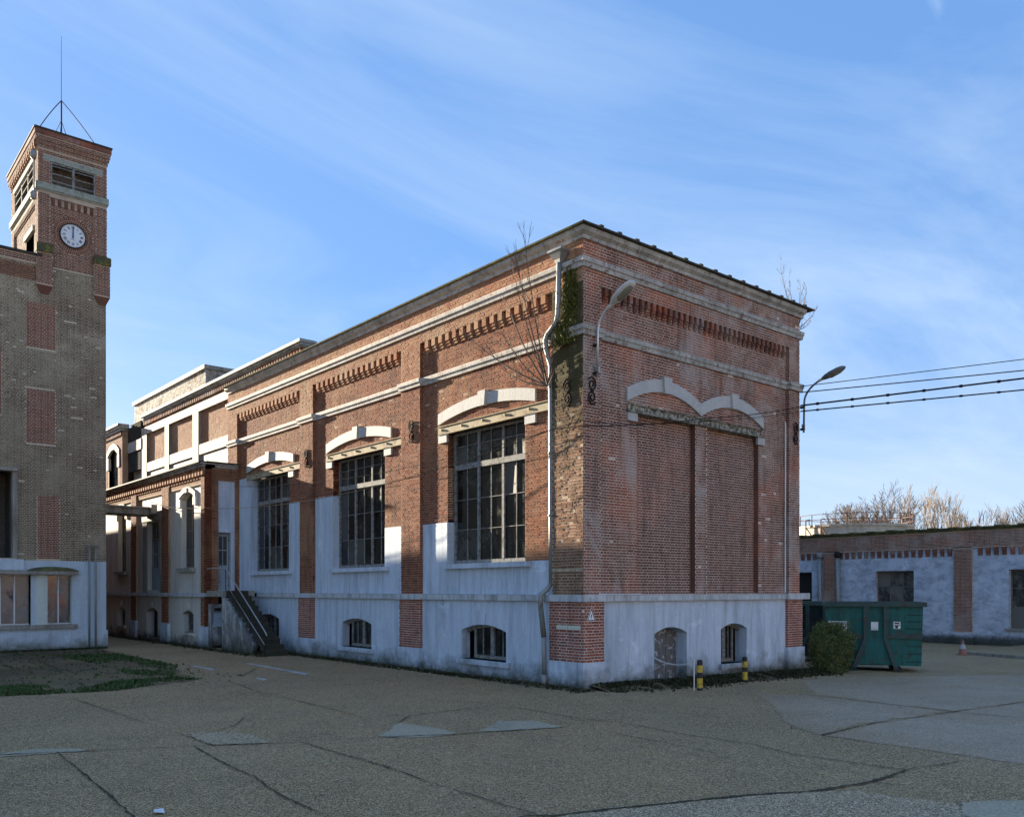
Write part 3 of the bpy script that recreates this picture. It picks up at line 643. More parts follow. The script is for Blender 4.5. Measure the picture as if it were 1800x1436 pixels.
for i in range(3):
    a, b = archL[i]; seg_arch(L, a, b, 6.96, .25, .31, LW-.05, LW+.06, ARCHW)
    for u0, u1 in ((a, a+.4), (b-.4, b)):
        q = MB(); fbox(q, L, u0, u1, 6.44, 6.70, LW-.02, LW+.055); q.build("impost_block", ARCHW, HALL)
    q = MB(); fbox(q, L, a-.62, b, 6.665, 6.685, LW-.05, LW+.075); fbox(q, L, a-.62, b, 6.685, 6.885, LW-.05, LW+.055); fbox(q, L, a-.62, b, 6.885, 6.905, LW-.05, LW+.085)
    for t in range(5):
        u = a+.2+(b-a-.4)*t/4; q.lathe(L(u, LW+.06, 6.765), [(.035,0),(.045,.03),(.035,.06)], 8)
    q.build("steel_beam", BEAM, HALL)
for u0, u1 in ((1.57, 4.47), (4.45, 7.33)): seg_arch(Rt, u0, u1, 6.90, .40, .32, LW-.05, LW+(.06 if u0 < 3 else .055), ARCHW)
for u0, u1 in ((1.6, 1.95), (7.05, 7.38)):
    q = MB(); fbox(q, Rt, u0, u1, 6.44, 6.64, LW-.02, LW+.055); q.build("impost_block", ARCHW, HALL)
q = MB(); fbox(q, Rt, 1.6, 7.2, 6.645, 6.665, LW-.16, LW+.10); fbox(q, Rt, 1.6, 7.2, 6.665, 6.83, LW-.16, LW+.05); fbox(q, Rt, 1.6, 7.2, 6.83, 6.855, LW-.16, LW+.10); q.build("steel_beam", BEAM_R, HALL)
# tall windows: frame > panes
def pane_mesh(fr, wd, ht, mat):
    q = MB(); o0 = Vector(fr(0,0,0)); fbox(q, fr, -wd/2, wd/2, -ht/2, ht/2, -.004, .0); q.v = [tuple(Vector(p)-o0) for p in q.v]
    me = q.mesh("pane"); me.materials.append(mat); return me
def tall_window(u0, u1, z0, z1, ztr, n, seed):
    r = random.Random(seed); q = MB(); f = .075
    fbox(q, L, u0, u0+f, z0, z1, n-.08, n); fbox(q, L, u1-f, u1, z0, z1, n-.08, n)
    fbox(q, L, u0+f, u1-f, z1-f, z1, n-.08, n); fbox(q, L, u0+f, u1-f, z0, z0+.11, n-.08, n+.004)
    fbox(q, L, u0+f, u1-f, ztr, ztr+.15, n-.08, n+.03)
    o = q.build("window", FRAME, HALL); W = (u1-u0-2*f)/3
    mul = MB(); bars = MB(); specs = []
    for c in range(3):
        a = u0+f+W*c; b = a+W
        if c: fbox(mul, L, a-.045, a+.045, z0+.11, ztr, n-.075, n+.012); fbox(mul, L, a-.04, a+.04, ztr+.15, z1-f, n-.075, n+.01)
        for (p0, p1, rows) in ((z0+.11, ztr, 3), (ztr+.15, z1-f, 2)):
            fbox(bars, L, (a+b)/2-.011, (a+b)/2+.011, p0, p1, n-.06, n-.012)
            hs = [p0+(p1-p0)*t/rows for t in range(rows+1)]
            if rows == 2: hs[1] = p0+(p1-p0)*.62
            for t in range(1, rows): fbox(bars, L, a+.05, b-.05, hs[t]-.008, hs[t]+.008, n-.058, n-.014)
            for t in range(rows):
                for s in range(2):
                    ua = a+W/2*s+(.045 if s == 0 else .01); ub = a+W/2*(s+1)-(.045 if s else .01)
                    specs.append(((ua+ub)/2, (hs[t]+hs[t+1])/2, ub-ua, hs[t+1]-hs[t]))
    mul.build("mullion", FRAME, o); bars.build("glazing_bar", FRAME, o)
    cache = {}
    for (uc, zc, wd, ht) in specs:
        key = (round(wd, 2), round(ht, 2))
        if key not in cache: cache[key] = pane_mesh(L, wd+.01, ht+.01, GLASS)
        inst("pane", cache[key], o, L(uc, n-.04, zc), (0, r.uniform(-.016, .016), r.uniform(-.02, .02)))
    return o
for i, (a, b) in enumerate(wins):
    tall_window(a, b, WB, WT, 5.64, LW-.22, i)
    q = MB(); fbox(q, L, a-.26, b+.04, WB-.13, WB, LW-.24, LW+.15); q.build("window_sill", PL_MAIN, HALL)
def low_window(fr, poly, u0, u1, z0, zs, n, mat=FRAME, glass=GLASS):
    q = MB(); f = .07; c = (u0+u1)/2
    fbox(q, fr, u0, u0+f, z0, zs+.02, n-.06, n); fbox(q, fr, u1-f, u1, z0, zs+.02, n-.06, n); fbox(q, fr, u0+f, u1-f, z0, z0+.09, n-.06, n+.003); fbox(q, fr, c-.07, c+.07, z0+.09, zs+.15, n-.06, n+.012)
    top = poly[2:]
    for i in range(len(top)-1):
        (ua, za), (ub, zb) = top[i], top[i+1]
        q.hexa([fr(ua,n-.06,za-.08), fr(ub,n-.06,zb-.08), fr(ub,n,zb-.08), fr(ua,n,za-.08), fr(ua,n-.06,za), fr(ub,n-.06,zb), fr(ub,n,zb), fr(ua,n,za)])
    for s in (-1, 1): fbox(q, fr, c+s*(u1-c)*.53-.013, c+s*(u1-c)*.53+.013, z0+.08, zs+.06, n-.05, n-.01)
    o = q.build("basement_window", mat, HALL)
    for k in range(4):
        a = u0+f*.5+(u1-u0-f)*k/4; b = u0+f*.5+(u1-u0-f)*(k+1)/4
        g = MB(); fbox(g, fr, a, b, z0+.03, zs+.08, n-.045-.002*k, n-.04-.002*k); g.build("pane", glass, o)
    return o
for a, b in bwin:
    h = arch(a, b, .45, 1.22, 1.39); low_window(L, h, a+.02, b-.3, .47, 1.22, -.24)
    q = MB(); fbox(q, L, a-.18, b+.14, .31, .45, -.3, .045); q.build("window_sill", PL_MAIN, HALL)
    q = MB(); c = (a+b)/2; q.prism(L, [(c-.08,1.385),(c+.08,1.385),(c+.14,1.68),(c-.14,1.68)], -.03, .0); q.build("keystone", PL_MAIN, HALL)
low_window(Rt, w_, 5.30, 6.2, .32, 1.24, -.30, FRAME_D)
q = MB(); fbox(q, Rt, 5.2, 6.52, .17, .30, -.3, .06); q.build("window_sill", PL_MAIN, HALL)
# old cellar door: four planks
dr = MB(); fbox(dr, Rt, 2.5, 3.86, -.2, 1.4, -.5, -.42); dr = dr.build("cellar_door", DOORW, HALL)
for k in range(6):
    q = MB(); a = 2.56+.21*k; fbox(q, Rt, a, a+.2, -.16, 1.36, -.42, -.385-.006*(k % 2)); q.build("plank", DOORW, dr)
q = MB()
for i in range(8):
    a = math.pi*(.08+.84*i/8); b = math.pi*(.08+.84*(i+1)/8); c = 2.98
    f = lambda t, rr: (c-math.cos(t)*rr*.80, 1.02+math.sin(t)*rr*.55)
    P = [f(a,.86), f(b,.86), f(b,1.02), f(a,1.02)]
    q.add([Rt(u,-.03,z) for u, z in P]+[Rt(u,-.012,z) for u, z in P], [(0,1,2,3),(4,5,6,7),(0,1,5,4),(2,3,7,6),(1,2,6,5),(3,0,4,7)])
# iron wall anchors
def s_anchor(fr, u, z, n=.03, mirror=1):
    q = MB()
    for sg in (1, -1):
        pts = []
        for i in range(34):
            t = i/33; a = t*math.pi*3.3; rr = .04+.135*t
            pts.append(fr(u+mirror*sg*math.sin(a)*rr*.8, n, z+sg*(.15-math.cos(a)*rr)+0))
        q.tube(pts, .019, 5)
    q.tube([fr(u,-.1,z), fr(u,n+.03,z)], .03, 6)
    q.build("wall_anchor", IRON, HALL)
for u, z in ((7.12, 6.95), (13.8, 6.95), (.50, 6.94)): s_anchor(L, u, z)
for u, z in ((.27, 6.94), (8.85, 6.94)): s_anchor(Rt, u, z)
# rain pipe with hopper
q = MB(); q.tube([L(.67,.13,10.02), L(.69,.13,9.2), L(.72,.13,8.8), L(.78,.13,8.62), L(1.08,.13,8.42), L(1.15,.13,8.3), L(1.15,.11,8.1), L(1.13,-.03,7.7), L(1.12,-.035,4), L(1.12,-.035,2.42)], .062, 10)
for z in (9.3, 7.2, 5.6, 4.1): 
    u, n = (1.125, -.035) if z < 8 else (.69, .12); q.tube([L(u,n,z-.03), L(u,n,z+.03)], .078, 10)
q.build("rain_pipe", ZINC, HALL, smooth=True)
q = MB(); q.tube([L(1.12,-.03,2.46), L(1.13,.09,2.32), L(1.2,.22,2.2), L(1.21,.235,2.1), L(1.2,.235,1.85)], .062, 10); q.tube([L(1.17,.16,1.2), L(1.17,.15,.25)], .06, 10); q.tube([L(1.17,.15,.27), L(1.17,.15,0)], .075, 10); q.build("rain_pipe", ZINC, HALL, smooth=True)
q = MB(); q.tube([L(1.2,.235,1.87), L(1.17,.16,1.18)], .066, 10); q.build("rain_pipe", ZINCD, HALL, smooth=True, label="rusty dark lower length of the rain pipe")
q = MB(); hb = []
for (r0, z) in ((.075,10.0),(.10,10.08),(.2,10.22),(.24,10.26),(.24,10.31)): hb.append((r0, z))
for i in range(len(hb)-1):
    (ra_, za), (rb, zb) = hb[i], hb[i+1]
    q.hexa([L(.67-ra_,.02,za), L(.67+ra_,.02,za), L(.67+ra_,.13+ra_*.7,za), L(.67-ra_,.13+ra_*.7,za), L(.67-rb,.02,zb), L(.67+rb,.02,zb), L(.67+rb,.13+rb*.7,zb), L(.67-rb,.13+rb*.7,zb)])
q.build("rain_hopper", ZINC, HALL)
q = MB(); q.tube([Rt(8.40,-.06,7.25), Rt(8.43,-.05,7.2), Rt(8.43,-.06,2.22)], .02, 6); q.build("conduit", WHITE, HALL)
# ------------------------------------------------------------------ rear range with white frames (behind the hall)
REAR = thing("rear_range", "taller rear brick range with white framed panels and dentil cornice", "building", (3, 28, 0))
FX = FL(.30)
frames = [(20.92, 25.04, 25.76), (25.76, 29.0, 29.57), (29.57, 32.39, 33.13)]
q = MB(); fbox(q, FX, 20.92, 33.4, 6.5, 10.7, -.4, -.12-MO); q.build("wall", MOR_SHAFT, REAR); q = MB(); fbox(q, FX, 33.4, 35.55, 6.5, 11.3, -.4, -.3); q.build("wall", MOR_SHAFT, REAR)
q = MB()
for i, (a, b, c) in enumerate(frames): bricks(q, FX, -.12, a, b, 8.9, 10.45, (), 200+i)
q.build("brickwork", BR_BUFF, REAR, "stuff")
q = MB(); fbox(q, FX, 20.92, 33.2, 10.42, 10.78, -.3, .02); q.build("frame_beam", ATTW, REAR)
for a, b, c in frames:
    q = MB(); fbox(q, FX, b, c, 6.8, 10.42, -.3, .015); q.build("frame_post", CONC, REAR)
for i, (a, b, c) in enumerate(frames):
    q = MB(); fbox(q, FX, a, b, 8.45, 8.9, -.3, .0); q.build("frame_sill", CONC if i else ATTW, REAR); q = MB(); fbox(q, FX, a, b, 6.8, 8.45, -.3, -.06); q.build("render_panel", CONC, REAR)
FA = FL(.32)
q = MB(); fbox(q, FA, 14.81, 32.9, 10.78, 11.15, -.5, -.05); fbox(q, FA, 14.81, 35.0, 10.4, 10.78, -.5, -.1); q.build("attic_wall", MOR_TOWER, REAR)
q = MB(); bricks(q, FA, -.04, 14.81, 32.9, 10.78, 11.15, (), 210); q.build("brickwork", BR_RIGHT, REAR, "stuff")
q = MB(); fbox(q, FA, 14.7, 32.95, 11.15, 11.2, -.5, .06); fbox(q, FA, 14.65, 33.0, 11.2, 11.3, -.5, .12); fbox(q, FA, 14.6, 33.0, 11.3, 11.4, -.5, .2); fbox(q, FA, 14.72, 32.95, 11.4, 11.45, -.5, .14); q.build("cornice", STONE_R, REAR)
q = MB(); fbox(q, FA, -.065, .065, -.23, 0, -.05, .07); o0 = FA(0,0,0); q.v = [tuple(Vector(p)-Vector(o0)) for p in q.v]; dm = q.mesh("dentil"); dm.materials.append(BR_RIGHT)
u = 14.9
while u < 32.8: inst("dentil", dm, REAR, FA(u, -.02, 11.15)); u += .235
q = MB(); q.box(.82, 9, 14.9, 35.4, 10.4, 11.3); q.build("roof", ROOF, REAR)
q = MB(); q.box(.75, 9, 21, 35.4, 0, 10.5); q.build("interior", DARK, REAR)
# louvred bay at the far end
q = MB(); fbox(q, FX, 33.2, 35.5, 9.75, 10.3, -.3, .05); q.build("louvre_beam", ATTW, REAR); q = MB(); fbox(q, FX, 33.2, 35.5, 7.6, 7.95, -.3, .2); q.build("louvre_beam", CONC, REAR)
for z0, z1 in ((10.35, 11.35), (8.75, 9.7)):
    q = MB(); fbox(q, FX, 33.3, 35.4, z0, z1, -.2, -.1); lo = q.build("louvre", DARK, REAR)
    k = 9
    for i in range(k):
        z = z0+(z1-z0)*(i+.5)/k; s = MB(); s.hexa([FX(33.3,-.1,z), FX(35.4,-.1,z), FX(35.4,.03,z-.07), FX(33.3,.03,z-.07), FX(33.3,-.1,z+.02), FX(35.4,-.1,z+.02), FX(35.4,.03,z-.05), FX(33.3,.03,z-.05)]); s.build("slat", FRAME_D, lo)
# whitewashed penthouse on the rear roof
PENT = thing("roof_penthouse", "whitewashed brick penthouse block on the rear roof, paint peeling", "building", (2.5, 30, 11.3))
q = MB(); q.box(.62, 4.8, 25.04, 35.5, 11.25, 12.42); q.build("wall", ATTW, PENT)
q = MB(); bricks(q, FL(.62), .005, 25.04, 35.5, 11.25, 12.42, (), 250, miss=.02); bricks(q, FR(25.04), .005, .62, 4.8, 11.25, 12.42, (), 251, miss=.02); q.build("brickwork", BR_WASH, PENT, "stuff")
q = MB(); q.box(.52, 4.9, 24.94, 35.6, 12.42, 12.60); q.build("coping", CONC, PENT)
# far wing with the arched window
WING = thing("far_wing", "far end brick wing with one tall round arched window", "building", (2, 40, 0))
FW = FL(0.)
ha = arch(36.4, 38.1, 6.0, 9.7, 10.1)
q = MB(); wall_panel(q, FW, 35.6, 44, 0, 11.2, -MO, [ha], .3); q.build("wall", MOR_LEFT, WING)
q = MB(); bricks(q, FW, 0, 35.6, 44, 6.5, 10.7, [in_arch(36.1, 38.4, 6, 9.8, 10.4)], 220); q.build("brickwork", BR_LEFT, WING, "stuff")
q = MB(); fbox(q, FW, 35.5, 44, 11.0, 11.12, -.3, .1); fbox(q, FW, 35.4, 44, 11.12, 11.25, -.3, .2); fbox(q, FW, 35.4, 44, 11.25, 11.36, -.3, .3); q.build("cornice", STONE_R, WING)
u = 35.7
while u < 43.9: inst("dentil", dm, WING, FW(u, .0, 11.0)); u += .235
q = MB(); k = 10
for i in range(k):
    a = 36.1+2.3*i/k; b = 36.1+2.3*(i+1)/k; zf = lambda u, t: 9.75+t+.42*(1-((u-37.25)/1.15)**2)
    q.hexa([FW(a,-.1,zf(a,0)), FW(b,-.1,zf(b,0)), FW(b,.05,zf(b,0)), FW(a,.05,zf(a,0)), FW(a,-.1,zf(a,.3)), FW(b,-.1,zf(b,.3)), FW(b,.05,zf(b,.3)), FW(a,.05,zf(a,.3))])
fbox(q, FW, 36.05, 36.4, 9.1, 9.76, -.1, .05); fbox(q, FW, 38.1, 38.45, 9.1, 9.76, -.1, .05); q.build("arch", ARCHW, WING)
q = MB(); fbox(q, FW, 36.4, 38.1, 6, 10.1, -.3, -.26); wn = q.build("window", GLASS_L, WING)
q = MB()
for u in (36.82, 37.25, 37.67): fbox(q, FW, u-.03, u+.03, 6, 10.1, -.26, -.22)
for z in (7, 8, 9): fbox(q, FW, 36.4, 38.1, z-.02, z+.02, -.259, -.225)
q.build("glazing_bar", FRAME, wn)
q = MB(); q.box(.3, 9, 35.62, 43.9, 0, 11.2); q.build("interior", DARK, WING)
# ------------------------------------------------------------------ low annex
ANX = thing("annex", "low annex with painted walls, brick piers and dentil eaves", "building", (-.6, 28, 0))
XA = -1.34; FXA = FL(XA); YA = 19.95; FYA = FR(YA)
wA = arch(21.34, 22.81, 3.22, 6.1, 6.35); wC = arch(30.57, 31.91, 3.22, 6.1, 6.35); dB = rect(25.57, 27.25, 2.3, 5.4)
bA = arch(21.3, 22.55, .55, 1.3, 1.46); bB = arch(25.75, 27.3, .12, 1.3, 1.5); bC = arch(30.6, 31.85, .55, 1.3, 1.46)
q = MB()
wall_panel(q, FXA, 20.35, 24.15, 2.19, 6.55, -.1, [wA], .3); wall_panel(q, FXA, 25.04, 28.68, 2.19, 6.55, -.1, [dB], .3); wall_panel(q, FXA, 29.48, 38, 2.19, 6.55, -.1, [wC], .3)
for h in (wA, dB, wC): reveal(q, FXA, h, -.1, -.36)
wall_panel(q, FXA, 20.35, 24.15, -.1, 2.03, -.06, [bA], .3); wall_panel(q, FXA, 25.04, 28.68, -.1, 2.03, -.06, [bB], .3); wall_panel(q, FXA, 29.48, 38, -.1, 2.03, -.06, [bC], .3)
for h in (bA, bB, bC): reveal(q, FXA, h, -.06, -.4)
q.build("plaster", PL_ANNEX, ANX)
q = MB(); dS = rect(-.77, -.23, 2.3, 4.63)
wall_panel(q, FYA, -.77, -.08, 2.19, 6.7, -.05, [dS], .2); reveal(q, FYA, dS, -.05, -.28); q.build("plaster", PL_MAIN, ANX)
q = MB()
for a, b in ((19.955, 20.35), (24.15, 25.04), (28.68, 29.48)): fbox(q, FXA, a, b, .85, 6.95, -.3, -MO)
fbox(q, FXA, 19.955, 38, 6.55, 7.2, -.3, -MO-.04)
fbox(q, FYA, -1.333, -.77, .85, 7.2, -.3, -MO); fbox(q, FYA, -.08, .0, .85, 7.2, -.3, -MO); fbox(q, FYA, -.77, -.08, 6.7, 7.2, -.3, -MO-.002)
q.build("wall", MOR_LEFT, ANX)
q = MB()
for i, (a, b) in enumerate(((19.95, 20.35), (24.15, 25.04), (28.68, 29.48))): bricks(q, FXA, 0, a, b, .85, 2.03, (), 230+i); bricks(q, FXA, 0, a, b, 2.19, 6.95, (), 233+i)
bricks(q, FYA, 0, -1.34, -.77, .85, 2.03, (), 236); bricks(q, FYA, 0, -1.34, -.77, 2.19, 7.2, (), 237); bricks(q, FYA, 0, -.77, -.08, 6.7, 7.2, (), 238); bricks(q, FYA, 0, -.08, 0, 2.19, 7.2, (), 239)
bricks(q, FXA, -.04, 19.95, 38, 6.62, 7.2, (), 240)
q.build("brickwork", BR_LEFT, ANX, "stuff")
q = MB()
for a, b in ((19.9, 20.4), (24.1, 25.09), (28.63, 29.53)): q = MB(); fbox(q, FXA, a, b, -.1, .85, -.2, .06); q.build("plinth", PL_MAIN, ANX)
q = MB(); fbox(q, FYA, -1.39, -.74, -.1, .849, -.2, .055); q.build("plinth", PL_MAIN, ANX)
for a, b in ((19.88, 24.0), (24.0, 28.0), (28.0, 32), (32, 38)): q = MB(); fbox(q, FXA, a+.004, b-.004, 2.03, 2.19, -.3, .08); q.build("band_course", BAND, ANX)
q = MB(); fbox(q, FYA, -1.41, -.7, 2.03, 2.188, -.2, .078); q.build("band_course", BAND, ANX)
q = MB(); fbox(q, FXA, 19.85, 38, 7.2, 7.3, -.4, .12); fbox(q, FXA, 19.8, 38, 7.3, 7.36, -.4, .2); fbox(q, FYA, -1.34, .0, 7.2, 7.3, -.3, .1); fbox(q, FYA, -1.34, .0, 7.301, 7.359, -.3, .16); q.build("eaves", STONE_R, ANX)
q = MB(); fbox(q, FXA, 19.85, 38, 7.36, 7.42, -.4, .27); fbox(q, FYA, -1.34, .0, 7.361, 7.419, -.3, .22); q.build("roof_edge", CAP, ANX)
q = MB(); q.box(-1.1, .1, 20.1, 38, 7.1, 7.37); q.build("roof", ROOF, ANX)
q = MB(); fbox(q, FXA, -.085, .085, -.3, 0, -.1, .06); fbox(q, FXA, -.085, .085, -.42, -.3, -.1, .0); o0 = Vector(FXA(0,0,0)); q.v = [tuple(Vector(p)-o0) for p in q.v]; dA = q.mesh("dentil"); dA.materials.append(BR_BUFF)
u = 20.1
while u < 37.9: inst("dentil", dA, ANX, FXA(u, 0, 7.2)); u += .33
for wp, (a, b), z0, z1 in ((wA, (21.34, 22.81), 3.22, 6.35), (wC, (30.57, 31.91), 3.22, 6.35)):
    q = MB(); n = -.3
    fbox(q, FXA, a, a+.06, z0, z1, n-.05, n); fbox(q, FXA, b-.06, b, z0, z1, n-.05, n); fbox(q, FXA, a+.06, b-.06, z0, z0+.07, n-.05, n)
    fbox(q, FXA, (a+b)/2-.025, (a+b)/2+.025, z0+.07, z1, n-.045, n+.002)
    for z in (4.0, 4.8, 5.6): fbox(q, FXA, a+.06, b-.06, z-.015, z+.015, n-.04, n-.002)
    o = q.build("window", FRAME_D, ANX)
    zz = [z0, 4.0, 4.8, 5.6, z1]
    for i in range(4):
        for s in range(2):
            g = MB(); ua = a+(b-a)/2*s+.03; fbox(g, FXA, ua, ua+(b-a)/2-.06, zz[i]+.015, zz[i+1]-.015, n-.03, n-.025); g.build("pane", GLASS, o)
    q = MB(); fbox(q, FXA, a-.2, b+.15, z0-.16, z0, -.3, .08); q.build("window_sill", CONC, ANX)
    c = (a+b)/2
    q = MB(); k = 8
    for i in range(k):
        ua = a-.25+(b-a+.5)*i/k; ub = a-.25+(b-a+.5)*(i+1)/k; zf = lambda u, t: 6.12+t+.27*(1-((u-c)/((b-a)/2+.25))**2)
        q.hexa([FXA(ua,-.12,zf(ua,0)), FXA(ub,-.12,zf(ub,0)), FXA(ub,-.03,zf(ub,0)), FXA(ua,-.03,zf(ua,0)), FXA(ua,-.12,zf(ua,.2)), FXA(ub,-.12,zf(ub,.2)), FXA(ub,-.03,zf(ub,.2)), FXA(ua,-.03,zf(ua,.2))])
    fbox(q, FXA, a-.3, a-.002, 5.8, 6.13, -.12, -.03); fbox(q, FXA, b+.002, b+.3, 5.8, 6.13, -.12, -.03); fbox(q, FXA, c-.1, c+.1, 6.36, 6.55, -.12, .0); q.build("arch", PL_ANNEX, ANX)
# annex double door
q = MB(); n = -.3; a, b = 25.57, 27.25
fbox(q, FXA, a, a+.07, 2.3, 5.4, n-.05, n); fbox(q, FXA, b-.07, b, 2.3, 5.4, n-.05, n); fbox(q, FXA, a+.07, b-.07, 5.32, 5.4, n-.05, n); fbox(q, FXA, a+.07, b-.07, 4.55, 4.68, n-.05, n+.02)
for c_ in (26.13, 26.69): fbox(q, FXA, c_-.025, c_+.025, 4.68, 5.32, n-.045, n-.002)
dd = q.build("door", FRAME_D, ANX)
q = MB(); fbox(q, FXA, a+.07, b-.07, 4.68, 5.32, n-.04, n-.03); q.build("pane", GLASS, dd)
for s in range(2):
    ua = a+.07+.77*s; ub = ua+.77; q = MB()
    fbox(q, FXA, ua, ub, 2.3, 3.35, n-.04, n-.01); fbox(q, FXA, ua, ua+.07, 3.35, 4.55, n-.04, n-.01); fbox(q, FXA, ub-.07, ub, 3.35, 4.55, n-.04, n-.01)
    fbox(q, FXA, (ua+ub)/2-.02, (ua+ub)/2+.02, 3.35, 4.55, n-.035, n-.012); fbox(q, FXA, ua+.07, ub-.07, 3.93, 3.97, n-.034, n-.013); fbox(q, FXA, ua+.12, ub-.12, 2.45, 3.2, n-.01, n+.004)
    q.build("door_leaf", DOORB, dd); q = MB(); fbox(q, FXA, ua+.07, ub-.07, 3.35, 4.55, n-.032, n-.025); q.build("pane", GLASS, dd)
q = MB(); fbox(q, FXA, 25.27, 25.568, 2.19, 5.45, -.1, -.05); fbox(q, FXA, 27.252, 27.83, 2.19, 5.45, -.1, -.05); fbox(q, FXA, 25.2, 27.9, 5.45, 5.85, -.1, -.02); q.build("door_surround", CONC, ANX)
for (a, b) in ((21.3, 22.55), (30.6, 31.85)):
    q = MB(); n = -.3; fbox(q, FXA, a, b, .55, .62, n-.05, n)
    for u in (a+.03, (a+b)/2, b-.03): fbox(q, FXA, u-.03, u+.03, .62, 1.45, n-.05, n+.002)
    fbox(q, FXA, a, b, 1.3, 1.36, n-.05, n); o = q.build("basement_window", FRAME, ANX)
    for s in range(2): g = MB(); fbox(g, FXA, a+(b-a)/2*s+.03, a+(b-a)/2*(s+1)-.03, .6, 1.45, n-.03, n-.025); g.build("pane", GLASS, o)
    q = MB(); fbox(q, FXA, a-.12, b+.12, .42, .55, -.3, .02); q.build("window_sill", PL_ANNEX, ANX)
for c in (21.92, 26.5, 31.2): q = MB(); fbox(q, FXA, c-.1, c+.1, 1.52, 1.75, -.06, -.02); q.build("keystone", PL_ANNEX, ANX)
q = MB(); fbox(q, FXA, 25.7, 27.35, 0, 1.55, -.5, -.4); q.build("cellar_door", DARK, ANX)
# annex side door above the stairs
q = MB(); n = -.22
fbox(q, FYA, -.77, -.72, 2.3, 4.63, n-.06, n); fbox(q, FYA, -.28, -.23, 2.3, 4.63, n-.06, n); fbox(q, FYA, -.72, -.28, 4.56, 4.63, n-.06, n); sd = q.build("door", FRAME, ANX)
q = MB(); fbox(q, FYA, -.72, -.28, 2.3, 3.3, n-.05, n-.01); fbox(q, FYA, -.72, -.67, 3.3, 4.56, n-.05, n-.01); fbox(q, FYA, -.33, -.28, 3.3, 4.56, n-.05, n-.01); fbox(q, FYA, -.515, -.485, 3.3, 4.56, n-.045, n-.012); fbox(q, FYA, -.67, -.33, 3.9, 3.94, n-.044, n-.013); fbox(q, FYA, -.67, -.33, 4.48, 4.56, n-.044, n-.013); q.build("door_leaf", DOORB, sd)
q = MB(); fbox(q, FYA, -.67, -.33, 3.3, 4.5, n-.04, n-.03); q.build("pane", GLASS, sd)
q = MB(); q.box(-.9, .6, 20.4, 37.8, 0, 7.1); q.build("interior", DARK, ANX)
# concrete bridge canopy over the annex door
BRG = thing("concrete_canopy", "weathered concrete beam canopy bridging from tower wall to annex door", "canopy", (-2.7, 26.6, 5.65))
q = MB(); q.box(-4.15, -1.36, 25.9, 27.4, 5.68, 5.95); q.box(-4.15, -1.36, 25.8, 27.5, 5.95, 6.02); q.build("slab", CONC, BRG)
q = MB(); q.box(-1.36+.0, -1.15, 25.3, 25.9, 5.75, 6.2) if False else q.box(-1.62, -1.36, 25.55, 25.9, 5.72, 6.12); q.build("bracket", CONC, BRG)
# ------------------------------------------------------------------ outside stairs
ST = thing("outside_stairs", "dark mossy concrete stairs with thin metal railing up to the annex side door", "stairs", (-.65, 16, 0))
ns = 12; y0 = 14.2; y1 = 17.9; dy = (y1-y0)/ns; dz = 2.28/ns
for i in range(ns):
    q = MB(); q.box(-1.27, -.52, y0+dy*i, y0+dy*(i+1)+.03, dz*i-.02, dz*(i+1)); q.build("step", STAIR, ST)
q = MB(); q.box(-1.27, -.14, y1, YA-.06, 2.05, 2.28); q.build("landing", CONC, ST)
q = MB(); F1 = FL(-1.27)
q.prism(F1, [(y0+1.3,-.05),(y1+.4,-.05),(y1+.4,2.05),(y1,2.0),(y0+1.1,.32)], -.12, .015); q.build("side_wall", STAIRW, ST)
q = MB(); q.tube([(-1.33, YA-.3, 3.15), (-1.33, y1-.1, 3.12), (-1.33, y0+.1, .86), (-1.33, y0-.05, .72)], .022, 8); q.tube([(-1.33, y1, 2.62), (-1.33, y0+.1, .38)], .012, 6); q.build("handrail", GALV, ST, smooth=True)
for t in (0, .36, .72, 1.0):
    q = MB(); y = y0+.1+(y1-.2-y0)*t; q.tube([(-1.33, y, dz*ns*t-.02), (-1.33, y, .86+(3.12-.86)*t)], .014, 6); q.build("rail_post", IRON, ST)
MET = thing("meter_box", "pale grey meter cupboard under the stair landing", "cupboard", (-.98, 19.6, 0))
q = MB(); q.box(-1.2, -.35, 19.55, 19.88, .1, 1.75); q.build("cabinet", STAIRW, MET)
q = MB(); q.box(-1.12, -.65, 19.53, 19.55, .85, 1.4); q.build("door", PL_LOW, MET)
q = MB(); q.box(-1.1, -.82, 19.535, 19.55, 1.48, 1.6); q.build("window", GLASS, MET)

# ------------------------------------------------------------------ clock tower building
TW = thing("clock_tower_building", "tall brick block with square clock tower, left of the yard", "building", (-8, 26, 0))
YT = 22.6; FT = FR(YT); XR = -4.30; XL = -9.6; SL = -6.72; SR = -4.26
op = rect(-9.4, -7.58, 3.5, 6.75)
q = MB(); wall_panel(q, FT, XL, XR+.006, 3.42, 14.7, -MO, [op], .3); q.box(XR-.3, XR-.001, YT+.31, YT+5.4, 0, 14.6); q.box(-26, XL, YT+.01, YT+.3, 3.42, 14.9); q.build("wall", MOR_TOWER, TW)
reds = [(-7.12, -6.11, 11.46, 13.25), (-7.13, -6.13, 7.83, 10.0), (-6.75, -5.95, 3.45, 5.9), (-8.6, -7.93, 8.8, 11.2)]
q = MB(); bricks(q, FT, 0, XL, XR, 3.42, 14.7, [in_rect(-9.4, -7.45, 3.4, 6.85)]+[in_rect(*r) for r in reds], 300, miss=.01)
q.build("brickwork", BR_TOWER, TW, "stuff")
for i, r in enumerate(reds): q = MB(); bricks(q, FT, .0, r[0]+.01, r[1]-.01, r[2], r[3], (), 310+i); q.build("blocked_window", BR_OLDRED, TW, "stuff")
